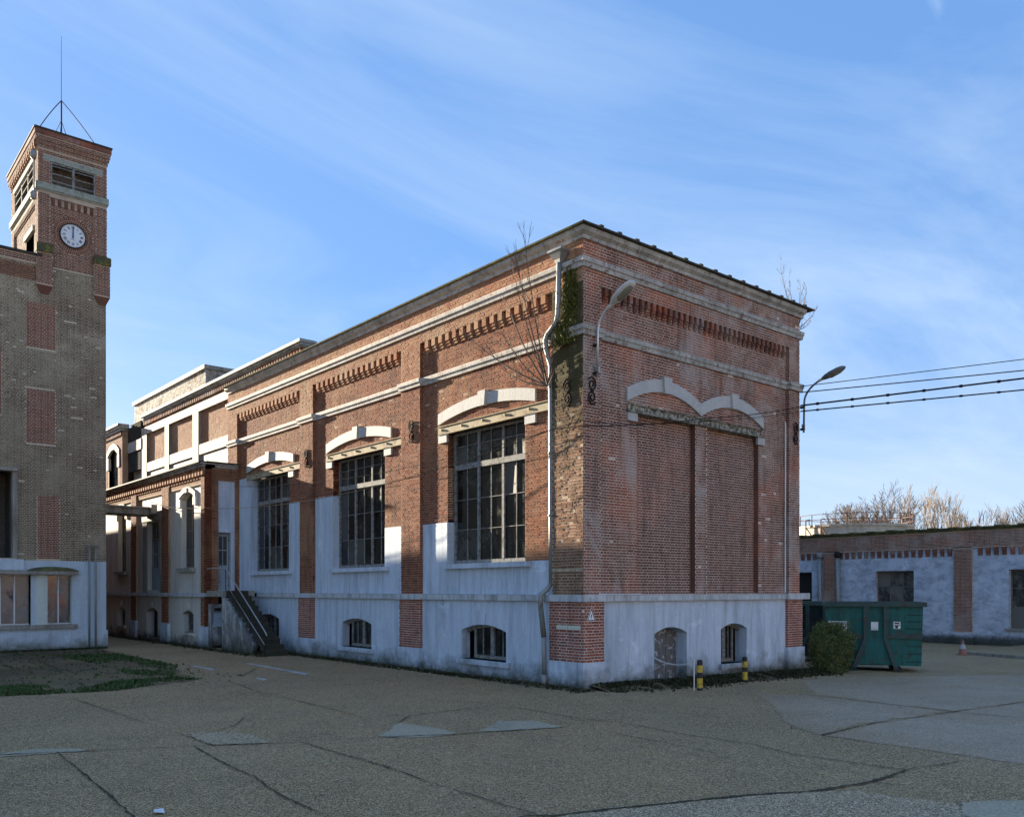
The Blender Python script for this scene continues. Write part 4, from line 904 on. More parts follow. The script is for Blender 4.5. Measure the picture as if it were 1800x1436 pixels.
# opening at the left with a concrete frame
q = MB(); fbox(q, FT, -7.58, -7.42, 3.5, 6.75, -.3, .06); fbox(q, FT, -9.5, -7.40, 6.752, 6.87, -.3, .18); q.build("opening_frame", CONC, TW)
q = MB(); q.box(-12, -7.3, YT+2.2, YT+2.3, 3, 7.5); q.box(-7.45, -7.35, YT+.31, YT+2.3, 3, 7.5); q.box(-12, -7.3, YT+.31, YT+2.3, 6.9, 7.0); q.build("interior", FRAME_D, TW)
q = MB(); q.tube([(-8.05, YT+.9, 3.4), (-8.05, YT+.9, 6.9)], .09, 10); q.build("inner_post", RAILR, TW)
# parapet left of the shaft and its coping
q = MB(); fbox(q, FT, -26, -6.55, 14.7, 15.0, -.3, .03-MO); q.build("parapet", MOR_SHAFT, TW); q = MB(); bricks(q, FT, .03, -9.6, -6.8, 14.7, 15.0, (), 360); q.build("brickwork", BR_SHAFT, TW, "stuff"); q = MB(); bricks(q, FT, .012, -9.6, -6.8, 14.0, 14.68, (), 361); q.build("brickwork", BR_SHAFT, TW, "stuff"); q = MB(); fbox(q, FT, -26, -6.6, 15.0, 15.1, -.4, .09); q.build("coping", CAP, TW)
# lower painted storey with windows
q = MB(); h1 = rect(-9.5, -6.97, .98, 2.9); h2 = rect(-6.41, -5.55, .98, 2.9)
wall_panel(q, FT, -26, XR-.02, .72, 3.42, .05, [h1, h2], .1); fbox(q, FT, -26, XR+.05, -.1, .72, -.3, .10); q.box(XR-.3, XR+.03, YT+.05, YT+5, 0, 3.42)
fbox(q, FT, -26, -7.22, 3.05, 3.46, -.2, .14); q.build("painted_base", PL_TOWER, TW)
q = MB(); reveal(q, FT, h1, .05, -.3); reveal(q, FT, h2, .05, -.3); fbox(q, FT, -6.80, -6.41, .98, 2.9, -.28, .07); fbox(q, FT, -6.97, -6.80, .98, 2.9, -.28, -.02); q.build("pier", MOR_TOWER if False else GLZ, TW)
q = MB(); bricks(q, FT, .08, -6.80, -6.41, .98, 2.9, (), 320); bricks(q, FR(YT), -.015, -6.97, -6.80, .98, 2.9, (), 321); bricks(q, FL(-5.55), .008, YT, YT+.28, .98, 2.9, (), 322); q.build("glazed_brick", GLZ, TW, "stuff")
q = MB(); fbox(q, FT, -26, -5.37, 2.9, 3.02, -.2, .32); q.build("ledge", CONC, TW)
q = MB(); k = 10
for i in range(k):
    u0 = -7.1+1.75*i/k; u1 = -7.1+1.75*(i+1)/k; f = lambda u: .17*max(0, 1-((u+6.22)/.9)**2)**.5
    q.hexa([FT(u0,.05,3.02), FT(u1,.05,3.02), FT(u1,.30,3.02), FT(u0,.30,3.02), FT(u0,.05,3.03+f(u0)), FT(u1,.05,3.03+f(u1)), FT(u1,.22,3.025+f(u1)*.6), FT(u0,.22,3.025+f(u0)*.6)])
q.build("mossy_hood", CAPM, TW)
q = MB(); fbox(q, FT, -26, -5.37, .83, .98, -.3, .20); q.build("window_sill", CONC, TW)
for (a, b, ms) in ((-9.5, -6.97, (-8.95, -8.4, -7.95, -7.48)), (-6.41, -5.55, (-5.98,))):
    q = MB(); fbox(q, FT, a, b, .98, 1.03, -.28, -.22); fbox(q, FT, a, b, 2.85, 2.9, -.28, -.22)
    for m in ms: fbox(q, FT, m-.025, m+.025, 1.03, 2.85, -.28, -.2)
    o = q.build("window", WHITE, TW); e = [a]+list(ms)+[b]
    for i in range(len(e)-1): g = MB(); fbox(g, FT, e[i]+.02, e[i+1]-.02, 1.02, 2.86, -.26, -.25); g.build("pane", GLASS_T, o)
q = MB(); q.box(-25.9, XR-.4, YT+.4, YT+5.5, 0, 3.4); q.box(-25.9, -12.1, YT+.4, YT+5.5, 3.4, 14.6); q.box(-12.1, XR-.4, YT+2.4, YT+5.5, 3.4, 14.6); q.box(-12.1, XR-.4, YT+.4, YT+2.4, 7.05, 14.6); q.build("interior", DARK, TW)
for x in (-4.95, -4.72):
    q = MB(); q.tube([FT(x,.17,0), FT(x,.17,4.05)], .035, 8)
    q.lathe(FT(x,.17,4.0), [(.05,0),(.09,.03),(.09,.05),(.03,.07)], 10); q.tube([FT(x,.04,2.0), FT(x,.17,2.0)], .025, 6); q.build("vent_pipe", ZINC, TW, smooth=True)
# wing behind (long eaves towards the alley)
WG = thing("tower_wing", "long low brick wing running back behind the clock tower", "building", (-9, 52, 0))
q = MB(); q.box(-14, -4.12, 28.2, 76, -.1, 9.2); q.build("wall", BR_SHAFT, WG)
q = MB(); q.box(-14.2, -4.02, 28.1, 76.1, 9.2, 9.5); q.build("eaves", CONC, WG)
# shaft
FTL = FL(SL)     # left side of the shaft
YB = YT+5.1
shaft = MB()
lv = rect(-6.29, -4.68, 17.91, 18.76)
wall_panel(shaft, FT, SL+.006, SR-.006, 14.7, 19.2, -.06-MO, [lv], .25); q = shaft
fbox(q, FT, SL+.006, -6.31, 14.7, 19.2, -.06, -MO); fbox(q, FT, -4.68, SR-.006, 14.7, 19.2, -.06, -MO); fbox(q, FT, -6.31, -4.68, 17.4, 17.905, -.06, -MO); fbox(q, FT, -6.31, -4.68, 18.765, 19.2, -.06, -MO)
sl_ = rect(YT+.75, YT+4.35, 17.91, 18.9); sl2 = rect(YT+1.0, YT+2.4, 14.7, 16.3)
wall_panel(q, FTL, YT+.05, YB, 14.7, 19.2, -.06-MO, [sl_, sl2], .25); fbox(q, FTL, YT+.007, YT+.5, 14.7, 19.2, -.06, -MO); fbox(q, FTL, YB-.5, YB, 14.7, 19.2, -.06, -MO)
fbox(q, FTL, YT+.5, YB-.5, 17.4, 17.905, -.06, -MO); fbox(q, FTL, YT+.5, YB-.5, 18.9, 19.2, -.06, -MO)
q.box(SR-.3, SR-.004, YT+.26, YB, 14.7, 19.2); q.box(SL+.3, SR, YB-.25, YB, 14.7, 19.2)
q.build("shaft_wall", MOR_SHAFT, TW)
q = MB(); hole = [in_rect(-6.29, -4.68, 17.9, 18.76), in_rect(-6.53, -4.41, 18.72, 18.98)]
CKX, CKZ, CKR = -5.5, 16.11, .44
ck = lambda z: (CKX-math.sqrt(.72**2-(z-CKZ)**2), CKX+math.sqrt(.72**2-(z-CKZ)**2)) if abs(z-CKZ) < .72 else None
bricks(q, FT, 0, SL, -6.31, 14.7, 17.54, (), 330); bricks(q, FT, 0, -4.68, SR, 14.7, 17.54, (), 331); bricks(q, FT, 0, SL, SR, 17.86, 19.2, hole, 332); bricks(q, FT, -.06, -6.31, -4.68, 14.7, 17.2, [ck], 333)
bricks(q, FTL, 0, YT, YT+.5, 14.7, 17.54, (), 334); bricks(q, FTL, 0, YB-.5, YB, 14.7, 17.54, (), 335); bricks(q, FTL, 0, YT, YB, 17.86, 19.2, [in_rect(YT+.75, YT+4.35, 17.9, 18.9)], 336); bricks(q, FTL, -.06, YT+.5, YB-.5, 14.7, 17.2, [in_rect(YT+1.0, YT+2.4, 14.7, 16.3)], 337)
q.build("brickwork", BR_SHAFT, TW, "stuff")
q = MB()
for (r0, r1, kk) in ((.475, .585, 44), (.60, .715, 54)):
    for i in range(kk):
        a = 2*math.pi*(i+.1)/kk; b = 2*math.pi*(i+.88)/kk; P = [(CKX+math.cos(t)*r, CKZ+math.sin(t)*r) for r, t in ((r0,a),(r1,a),(r1,b),(r0,b))]
        q.add([FT(u,-.055,z) for u, z in P]+[FT(u,-.075,z) for u, z in P], [(0,1,2,3),(0,1,5,4),(1,2,6,5),(2,3,7,6),(3,0,4,7)])
q.build("brick_ring", BR_SHAFT, TW, "stuff")
def dent(fr, spans, zt, mat, parent, pitch=.23, name="corbel"):
    q = MB(); fbox(q, fr, -.055, .055, -.2, 0, -.065, .0); fbox(q, fr, -.055, .055, -.28, -.2, -.065, -.03); o0 = Vector(fr(0,0,0)); q.v = [tuple(Vector(p)-o0) for p in q.v]; me = q.mesh(name); me.materials.append(mat)
    for a, b in spans:
        u = a+pitch/2
        while u < b-.05: p = fr(u, 0, zt); inst(name, me, parent, tuple(Vector(p))); u += pitch
dent(FT, [(-6.31, -4.68)], 17.4, BR_SHAFT, TW); dent(FTL, [(YT+.5, YB-.5)], 17.4, BR_SHAFT, TW)
def ring_box(q, z0, z1, n): q.box(SL-n, SR+n, YT-n, YB+n, z0, z1)
q = MB(); fbox(q, FT, SL-.05, SR+.05, 17.64, 17.88, -.04, .08); fbox(q, FT, SL-.03, SR+.03, 17.58, 17.638, -.04, .04); fbox(q, FTL, YT-.03, YB, 17.64, 17.88, -.04, .08); fbox(q, FTL, YT-.02, YB, 17.58, 17.638, -.04, .04); q.build("string_course", TLINT, TW)
q = MB(); fbox(q, FT, -6.52, -4.41, 18.765, 18.97, -.2, .012); q.build("lintel", TLINT, TW); q = MB(); fbox(q, FTL, YT+.6, YT+4.5, 18.91, 19.1, -.2, .03); q.build("lintel", TLINT, TW)
for i, (z0, z1, n) in enumerate(((19.2, 19.34, .03), (19.34, 19.48, .07), (19.48, 19.66, .11))):
    q = MB(); ring_box(q, z0, z1, n-MO); q.build("corbel_course", MOR_SHAFT, TW)
    q = MB(); bricks(q, FT, n, SL-n, SR+n, z0-.01, z1+.02, (), 340+i); bricks(q, FTL, n, YT-n, YB+n, z0-.01, z1+.02, (), 345+i); q.build("brickwork", BR_SHAFT, TW, "stuff")
dent(FL(SL-.11), [(YT+.1, YB-.1)], 19.48, BR_BUFF, TW, .3)
q = MB(); ring_box(q, 19.66, 19.86, .14); q.build("coping", BR_RIGHT, TW); q = MB(); ring_box(q, 19.862, 19.92, .17); q.build("roof_edge", CAP, TW)
def louvre(fr, a, b, z0, z1, k, mull):
    q = MB(); n = -.02
    fbox(q, fr, a, a+.06, z0, z1, n-.12, n); fbox(q, fr, b-.06, b, z0, z1, n-.12, n); fbox(q, fr, a+.06, b-.06, z1-.05, z1, n-.12, n)
    for m in mull: fbox(q, fr, m-.04, m+.04, z0, z1-.05, n-.12, n+.003)
    o = q.build("louvre_window", FRAME, TW); e = [a+.06]+[m for m in mull]+[b-.06]
    for i in range(k):
        z = z0+(z1-z0)*(i+.55)/k
        for s in range(len(e)-1):
            g = MB(); u0 = e[s]+.04*(s > 0); u1 = e[s+1]-.04*(s < len(e)-2)
            g.hexa([fr(u0,-.12,z+.02), fr(u1,-.12,z+.02), fr(u1,-.01,z-.035), fr(u0,-.01,z-.035), fr(u0,-.12,z+.05), fr(u1,-.12,z+.05), fr(u1,-.01,z-.005), fr(u0,-.01,z-.005)]); g.build("slat", FRAME, o)
louvre(FT, -6.29, -4.68, 17.91, 18.76, 3, (-5.48,)); louvre(FTL, YT+.75, YT+4.35, 17.91, 18.9, 3, (YT+1.9, YT+3.1))
q = MB(); q.box(SL+.5, SR-.35, YT+.55, YB-.4, 14, 19.2); q.build("interior", FRAME_D, TW)
q = MB(); fbox(q, FTL, YT+.9, YT+2.5, 16.3, 16.5, -.1, .02); q.build("lintel", TLINT, TW); q = MB(); fbox(q, FTL, YT+1.0, YT+2.4, 14.7, 16.3, -.3, -.26); o = q.build("window", GLASS, TW)
q = MB(); fbox(q, FTL, YT+1.67, YT+1.73, 14.7, 16.3, -.26, -.22); q.build("glazing_bar", FRAME, o)
# corner strips with stone caps
for a, b, nm in ((-4.74, -4.16, 'r'), (-6.78, -6.22, 'l')):
    q = MB(); fbox(q, FT, a, b, 13.95, 15.2, -.2, .08-MO); q.build("pier_wall", MOR_SHAFT, TW)
    q = MB(); bricks(q, FT, .08, a, b, 13.95, 15.2, (), 350 if nm == 'r' else 351); q.build("brickwork", BR_SHAFT, TW, "stuff")
    q = MB(); fbox(q, FT, a-.02, b+.02, 15.2, 15.5, -.2, .16); fbox(q, FT, a, b, 15.5, 15.54, -.2, .1); q.build("pier_cap", CAPM, TW)
    q = MB(); c = .16; q.hexa([FT(a+c,-.1,13.6), FT(b-c,-.1,13.6), FT(b-c,.0,13.6), FT(a+c,.0,13.6), FT(a,-.1,13.95), FT(b,-.1,13.95), FT(b,.075,13.95), FT(a,.075,13.95)]); q.build("corbel", BR_SHAFT, TW)
# bracket lamps/insulators on the left corner of the shaft
q = MB(); q.tube([(SL-.05, YT+.12, 17.2), (SL-.12, YT+.1, 17.6), (SL-.12, YT+.1, 19.0)], .03, 6); q.lathe((SL-.14, YT+.08, 17.15), [(.03,0),(.1,.05),(.12,.25),(.05,.35)], 10); q.lathe((SL-.14, YT+.08, 18.7), [(.03,0),(.1,.05),(.12,.25),(.05,.35)], 10); q.build("insulator", ZINC, TW, smooth=True)
# clock > face, numerals, hands, dots
q = MB(); FCK = FR(YT+.06)
q.add([FCK(CKX+math.cos(2*math.pi*i/48)*CKR, .045, CKZ+math.sin(2*math.pi*i/48)*CKR) for i in range(48)]+[FCK(CKX+math.cos(2*math.pi*i/48)*CKR, -.03, CKZ+math.sin(2*math.pi*i/48)*CKR) for i in range(48)],
      [tuple(range(48))]+[(i, (i+1) % 48, 48+(i+1) % 48, 48+i) for i in range(48)])
clock = q.build("clock", plain_mat("clock_enamel", (.70,.74,.76), .35, 0, .1, 5, (.45,.48,.5), .6, .75), TW)
q = MB(); k = 48; rr = (CKR-.002, CKR+.035)
for i in range(k):
    a = 2*math.pi*i/k; b = 2*math.pi*(i+1)/k; P = [(CKX+math.cos(t)*r, CKZ+math.sin(t)*r) for r, t in ((rr[0],a),(rr[1],a),(rr[1],b),(rr[0],b))]
    q.add([FCK(u,.06,z) for u, z in P]+[FCK(u,-.03,z) for u, z in P], [(0,1,2,3),(0,1,5,4),(1,2,6,5),(2,3,7,6),(3,0,4,7)])
q.build("clock_rim", IRON, clock)
def stroke(q, p0, p1, wd, n0=.047, n1=.053):
    d = Vector((p1[0]-p0[0], p1[1]-p0[1], 0)).normalized(); a = Vector((-d.y, d.x, 0))*wd/2
    P = [(p0[0]+a.x,p0[1]+a.y),(p1[0]+a.x,p1[1]+a.y),(p1[0]-a.x,p1[1]-a.y),(p0[0]-a.x,p0[1]-a.y)]
    q.prism(FCK, P, n0, n1)
ROM = ["XII","I","II","III","IIII","V","VI","VII","VIII","IX","X","XI"]
for h in range(12):
    q = MB(); th = -2*math.pi*h/12; ca, sa = math.cos(th), math.sin(th); s = ROM[h]; wid = {'I': .026, 'V': .055, 'X': .06}; tot = sum(wid[c] for c in s); x = -tot/2
    tr_ = lambda lx, ly: (CKX+lx*ca-(ly)*sa, CKZ+lx*sa+(ly)*ca)
    for c in s:
        x0 = x; x1 = x+wid[c]; x = x1; lo, hi = .265, .365
        if c == 'I': stroke(q, tr_((x0+x1)/2, lo), tr_((x0+x1)/2, hi), .015)
        elif c == 'V': stroke(q, tr_(x0+.006, hi), tr_((x0+x1)/2, lo), .016); stroke(q, tr_(x1-.006, hi), tr_((x0+x1)/2, lo), .008, .0475, .0535)
        else: stroke(q, tr_(x0+.006, hi), tr_(x1-.006, lo), .016); stroke(q, tr_(x1-.006, hi), tr_(x0+.006, lo), .008, .0475, .0535)
    q.build("numeral", SIGNK, clock)
q = MB()
for i in range(60):
    t = 2*math.pi*i/60; u = CKX+math.cos(t)*.405; z = CKZ+math.sin(t)*.405; q.prism(FCK, [(u-.006,z-.006),(u+.006,z-.006),(u+.006,z+.006),(u-.006,z+.006)], .047, .051)
q.build("minute_dots", SIGNK, clock)
q = MB(); q.prism(FCK, [(CKX-.03,CKZ-.1),(CKX+.035,CKZ-.1),(CKX+.025,CKZ+.385),(CKX-.0,CKZ+.385)], .062, .07); q.build("minute_hand", SIGNB, clock)
q = MB(); q.prism(FCK, [(CKX-.035,CKZ-.08),(CKX+.025,CKZ-.08),(CKX+.02,CKZ+.24),(CKX-.02,CKZ+.24)], .075, .083); q.build("hour_hand", SIGNB, clock)
q = MB()
for i in range(9): q.prism(FCK, [(CKX-.1+.022*i, CKZ-.155), (CKX-.085+.022*i, CKZ-.155), (CKX-.085+.022*i, CKZ-.135), (CKX-.1+.022*i, CKZ-.135)], .047, .05)
q.build("maker_name", ZINC, clock)
# antenna
AN = thing("antenna_mast", "thin whip antenna with drooping rods on top of the clock tower", "antenna", (-5.58, YT+1.5, 19.9))
ax, ay = -5.58, YT+1.5
q = MB(); q.tube([(ax,ay,19.9), (ax,ay,22.0)], .03, 6); q.build("mast", IRON, AN); q = MB(); q.tube([(ax,ay,22.0), (ax,ay,24.6)], .012, 5, .006); q.build("whip", IRON, AN)
def arc3(p0, p1, sag, k=8): return [tuple(Vector(p0).lerp(Vector(p1), i/k)+Vector((0,0,sag*4*(i/k)*(1-i/k)))) for i in range(k+1)]
for dx_, dy_, zz, r in ((1.35, 0, 20.55, .018), (-.95, -.4, 20.3, .018)): q = MB(); q.tube(arc3((ax,ay,22.0), (ax+dx_,ay+dy_,zz), .07), r, 5); q.build("radial_rod", IRON, AN)
for dx_, dy_ in ((.55,.3), (.3,-.4), (-.5,.2), (-.15,-.3)): q = MB(); q.tube([(ax,ay,21.2), (ax+dx_,ay+dy_,19.9)], .009, 4); q.build("stay_wire", IRON, AN)

# ------------------------------------------------------------------ low blue workshop at the right
LOW = thing("low_workshop", "low brick workshop with worn blue walls and corbelled eaves, far right", "building", (33, 3, -.35))
XW = 30.; FWL = FL(XW); BZ = -.36; yA, yB = -12., 16.
lwins = [(6.32, 8.37, .75, 3.30), (-.55, 1.84, .5, 3.28)]
q = MB(); ldoor = rect(12.05, 13.6, BZ+.05, 3.3)
wall_panel(q, FWL, yA, 3.45, BZ-.1, 3.95, -.08, [rect(*lwins[1])], .3); wall_panel(q, FWL, 4.33, 10.43, BZ-.1, 3.95, -.08, [rect(*lwins[0])], .3); wall_panel(q, FWL, 11.31, yB, BZ-.1, 3.95, -.08, [ldoor], .3)
for wr in lwins: reveal(q, FWL, rect(*wr), -.08, -.4)
reveal(q, FWL, ldoor, -.08, -.6); q.build("plaster", PL_LOW, LOW)
q = MB()
for a, b in ((3.45, 4.33), (10.43, 11.31)): fbox(q, FWL, a, b, .22, 4.4, -.3, -MO)
fbox(q, FWL, yA, yB, 4.36, 5.2, -.3, -MO); q.build("wall", MOR_SHAFT, LOW); q = MB(); fbox(q, FWL, yA, yB, 3.95, 4.36, -.3, -.09); q.build("frieze", PL_LOW, LOW)
q = MB()
for i, (a, b) in enumerate(((3.45, 4.33), (10.43, 11.31))): bricks(q, FWL, 0, a, b, .22, 4.36, (), 400+i)
bricks(q, FWL, 0, -2.5, 13.2, 4.36, 5.2, (), 402); q.build("brickwork", BR_RIGHT, LOW, "stuff")
q = MB()
for a, b in ((3.40, 4.38), (10.38, 11.36)): q = MB(); fbox(q, FWL, a, b, BZ-.1, .22, -.1, .04); q.build("plinth", PL_LOW, LOW)
q = MB(); fbox(q, FWL, -.10, .10, -.2, 0, -.09, .0); fbox(q, FWL, -.10, .10, -.38, -.2, -.09, -.045); o0 = Vector(FWL(0,0,0)); q.v = [tuple(Vector(p)-o0) for p in q.v]; dl = q.mesh("corbel"); dl.materials.append(BR_RIGHT)
for a, b in ((-2.5, 3.45), (4.33, 10.43), (11.31, 13.4)):
    u = a+.2
    while u < b-.05: inst("corbel", dl, LOW, FWL(u, 0, 4.36)); u += .36
q = MB(); fbox(q, FWL, yA, yB, 5.2, 5.3, -.3, .08); fbox(q, FWL, yA, yB, 5.3, 5.37, -3, .16); q.build("roof_edge", CAPM, LOW)
q = MB(); fbox(q, FWL, -.2, .2, 0, .06, -1.2, .2); q.v = [tuple(Vector(p)-o0) for p in q.v]; te = q.mesh("roof_roll"); te.materials.append(CAPM)
u = -2
while u < 14: inst("roof_roll", te, LOW, FWL(u, R_.uniform(-.02, .02), 5.35+R_.uniform(-.015, .01))); u += 1.05
for (a, b, z0, z1) in lwins:
    q = MB(); n = -.35; fbox(q, FWL, a, a+.06, z0, z1, n-.05, n); fbox(q, FWL, b-.06, b, z0, z1, n-.05, n); fbox(q, FWL, a+.06, b-.06, z0, z0+.06, n-.05, n); fbox(q, FWL, a+.06, b-.06, z1-.06, z1, n-.05, n)
    cols = 3; rows = (z0, z0+(z1-z0)*.36, z0+(z1-z0)*.68, z1)
    for c in range(1, cols): m = a+(b-a)*c/cols; fbox(q, FWL, m-.018, m+.018, z0+.06, z1-.06, n-.045, n-.004)
    for z in rows[1:3]: fbox(q, FWL, a+.06, b-.06, z-.015, z+.015, n-.04, n-.006)
    o = q.build("window", FRAME_D, LOW)
    for c in range(cols):
        for r in range(3): g = MB(); fbox(g, FWL, a+(b-a)*c/cols+.02, a+(b-a)*(c+1)/cols-.02, rows[r]+.016, rows[r+1]-.016, n-.03, n-.025); g.build("pane", GLASS_L, o)
    q = MB(); fbox(q, FWL, a-.15, b+.15, z0-.12, z0, -.3, .03); q.build("window_sill", CONC, LOW)
q = MB(); fbox(q, FWL, 12.05, 13.6, BZ, 3.3, -.7, -.6); q.build("door", DARK, LOW)
q = MB(); q.box(XW+.4, XW+9, yA, yB, BZ-.1, 5.2); q.build("interior", DARK, LOW)
for y in (10.37, 11.45):
    q = MB(); q.tube([FWL(y,.12,BZ), FWL(y,.12,4.05)], .11, 10); q.build("down_pipe", ZINC, LOW, smooth=True)
    q = MB(); q.lathe(FWL(y,.12,4.05), [(.12,0),(.18,.08),(.2,.22),(.14,.3),(.05,.33)], 12); q.build("pipe_cowl", ZINC if y > 11 else IRON, LOW, smooth=True)
# unseen hall, added to block the low sun from yard and low workshop
BK = thing("sun_blocking_hall", "unseen plain brick hall added behind the machine hall to shade the yard", "building", (22, 33, 0))
q = MB(); q.box(11.5, 34, 26, 40, -.4, 12.2); q.build("wall", BR_SHAFT, BK); q = MB(); q.box(11.3, 34.2, 25.8, 40.2, 12.2, 12.5); q.build("eaves", CONC, BK)
# works opposite the yard (seen mirrored in the office windows)
OP = thing("opposite_works", "white and brick works across the yard, mirrored in the tower windows", "building", (2, -52, 0))
q = MB(); q.box(-22, 26, -56, -46, -.4, 4.0); q.build("wall", BR_LEFT, OP); q = MB(); q.box(-22, 26, -55.9, -46.1, 4.0, 9); q.build("upper_wall", ARCHW, OP)
# ------------------------------------------------------------------ round tank with walkway rail
TK = thing("round_tank", "round concrete tank with rusty red walkway railing beyond the low roof", "tank", (47.4, 19.0, 0))
tc_ = (47.4, 19.0); q = MB(); q.lathe((tc_[0], tc_[1], 0), [(4.2,-.4),(4.2,6.85),(4.3,6.87),(4.3,7.02),(4.0,7.04)], 48); q.build("basin", TANKC, TK)
q = MB(); k = 40
for h in (.38, .76): q.tube([(tc_[0]+4.2*math.cos(2*math.pi*i/k), tc_[1]+4.2*math.sin(2*math.pi*i/k), 7.02+h) for i in range(k+1)], .022, 5)
q.build("handrail", RAILR, TK)
q = MB(); q.tube([(0,0,0),(0,0,.76)], .03, 5); pm = q.mesh("rail_post"); pm.materials.append(RAILR)
for i in range(20): inst("rail_post", pm, TK, (tc_[0]+4.2*math.cos(2*math.pi*i/20+.1), tc_[1]+4.2*math.sin(2*math.pi*i/20+.1), 7.02))
q = MB()
for dy_ in (1.6, .6, -.6):
    yy = tc_[1]+dy_+.6; xx = tc_[0]-4.4; q.tube([(xx,yy,5.0), (xx,yy,7.4), (xx+.5,yy,7.45)], .05, 6); q.tube([(xx,yy,6.9), (xx,yy-.9,5.6)], .05, 5)
q.build("pipework", RAILR, TK)
# ------------------------------------------------------------------ bare trees beyond the roofs
def grow(q, p, d, ln, r, depth, rnd, n=4, spread=.6, up=.12, minr=.01):
    k = 3; pts = [p]; dd = d.copy()
    for i in range(k):
        dd = (dd+Vector((rnd.uniform(-.13,.13), rnd.uniform(-.13,.13), rnd.uniform(-.05,.1)+up*.3))).normalized(); pts.append(pts[-1]+dd*ln/k)
    q.tube(pts, r, n if depth > 2 else 3, max(minr, r*.62), cap=False)
    if depth == 0: return
    for c in range(rnd.choice((2, 3, 3)) if depth > 1 else 3):
        ax = Vector((rnd.uniform(-1,1), rnd.uniform(-1,1), rnd.uniform(-.3,.6))).normalized(); nd = (dd+ax*spread*rnd.uniform(.6,1.25)+Vector((0,0,up))).normalized()
        grow(q, pts[-1] if c < 2 else pts[rnd.choice((1,2))], nd, ln*rnd.uniform(.62,.84), max(minr, r*.62), depth-1, rnd, n, spread, up, minr)
def tree(x, y, h, label, seed, mat=BARKT, spread=.62, depth=6, r=.16, up=.12, base=-.35):
    h *= .94; rnd = random.Random(seed); t = thing("bare_tree", label, "tree", (x, y, base), "bare trees beyond the low workshop")
    q = MB(); th = h*.28; q.tube([(x,y,base), (x+rnd.uniform(-.1,.1),y,base+th*.5), (x,y,base+th)], r*1.25, 7, r); q.build("trunk", mat, t)
    q = MB()
    for c in range(4):
        a = 2*math.pi*c/4+rnd.uniform(-.5,.5); grow(q, Vector((x,y,base+th-.15*c)), Vector((math.cos(a)*spread, math.sin(a)*spread, 1)).normalized(), h*.215, r*.62, depth-1, rnd, 5, spread, up, .013)
    q.build("crown", mat, t)
tree(63, 27.8, 12.2, "wide bare tree standing behind the left half of the tank railing", 1, spread=.8, depth=7)
tree(63, 24.2, 12.9, "largest bare tree, above the right end of the tank railing", 2, spread=.8, depth=7)
tree(76, 26.0, 14.2, "slim tall bare tree with upright branches right of the tank", 3, TWIG, .42, up=.2, r=.10)
tree(76, 23.6, 12.9, "second slim bare tree right of the tank, a little shorter", 4, TWIG, .45, up=.18, r=.10)
tree(80, 21.6, 12.0, "low spreading bare tree midway along the low workshop roof", 5, TWIG, .7, r=.12)
tree(80, 19.0, 12.6, "twin crowned bare tree above the second workshop pier", 6, TWIG, .7, r=.12)
tree(79, 16.7, 13.4, "tall bare tree cut by the right edge of the picture", 7, BARKT, .6, r=.13)
tree(70, 28.2, 11.3, "faint pale bare tree between the hall corner and the tank", 8, TWIG, .6, r=.10)
tree(88, 25.2, 11.0, "short straw coloured bare tree directly right of the tank end", 9, TWIG, .7, r=.10)
tree(92, 20.6, 11.6, "farthest pale bare tree between the low spreading ones", 10, TWIG, .6, r=.10)
rnd = random.Random(5); q = MB()
for i in range(900):
    x = rnd.uniform(72, 95); y = 30-(x-72)*.15-rnd.uniform(0, 13); h = rnd.uniform(5.4, 8.3)
    q.tube([(x,y,3.0), (x+rnd.uniform(-.8,.8), y+rnd.uniform(-.8,.8), h)], .028, 3, .010, cap=False)
sc = q.build("scrub_belt", TWIG, kind="stuff"); tag(sc, "straw coloured scrub showing low behind the workshop roof", "scrub")

# ------------------------------------------------------------------ saplings on the walls
def sapling(name, label, root, dirs, seed, r=.022, ln=1.0, depth=3):
    rnd = random.Random(seed); t = thing(name, label, "sapling", root, "saplings rooted in the brickwork")
    q = MB()
    for (dx_, dy_, dz_, L0) in dirs:
        p = Vector(root); d = Vector((dx_, dy_, dz_)).normalized(); pts = [p]; up = Vector((0,0,1)); k = 9
        for i in range(k):
            d = (d+up*.07+Vector((rnd.uniform(-.05,.05),)*3)).normalized(); pts.append(pts[-1]+d*L0/k)
        q.tube(pts, r, 5, r*.25, cap=False)
        for i in range(2, k+1):
            for c in range(2):
                if rnd.random() < .72:
                    a = Vector((rnd.uniform(-1,.3), rnd.uniform(-1,1), rnd.uniform(-.1,1))).normalized(); nd = (d*.9+a*.75).normalized(); l2 = L0*rnd.uniform(.08,.24)
                    m1 = pts[i]+nd*l2*.5; nd2 = (nd+up*.35).normalized(); m2_ = m1+nd2*l2*.5; q.tube([pts[i], m1, m2_], r*.34, 3, .003, cap=False)
                    for e in range(2):
                        a2 = (nd2+Vector((rnd.uniform(-.8,.4), rnd.uniform(-.8,.8), rnd.uniform(0,.8)))).normalized(); q.tube([m1, m1+a2*l2*.4], .004, 3, .002, cap=False)
    q.build("branches", SAPL, t); return t
sapling("sapling", "bare sapling fanning out of the mossy corner pier beside the rain pipe", (-.1, 1.1, 7.2),
        [(-.12,.18,1,3.6), (-.15,.32,1,3.4), (-.2,.75,1,2.4), (-.25,1.2,.75,2.3), (-.3,1.4,.55,2.6), (-.35,1.5,.12,1.5), (-.1,.5,1,2.9), (-.5,-.3,.45,.9), (-.4,-.7,.7,1.1), (-.5,-1,.2,.9)], 3)
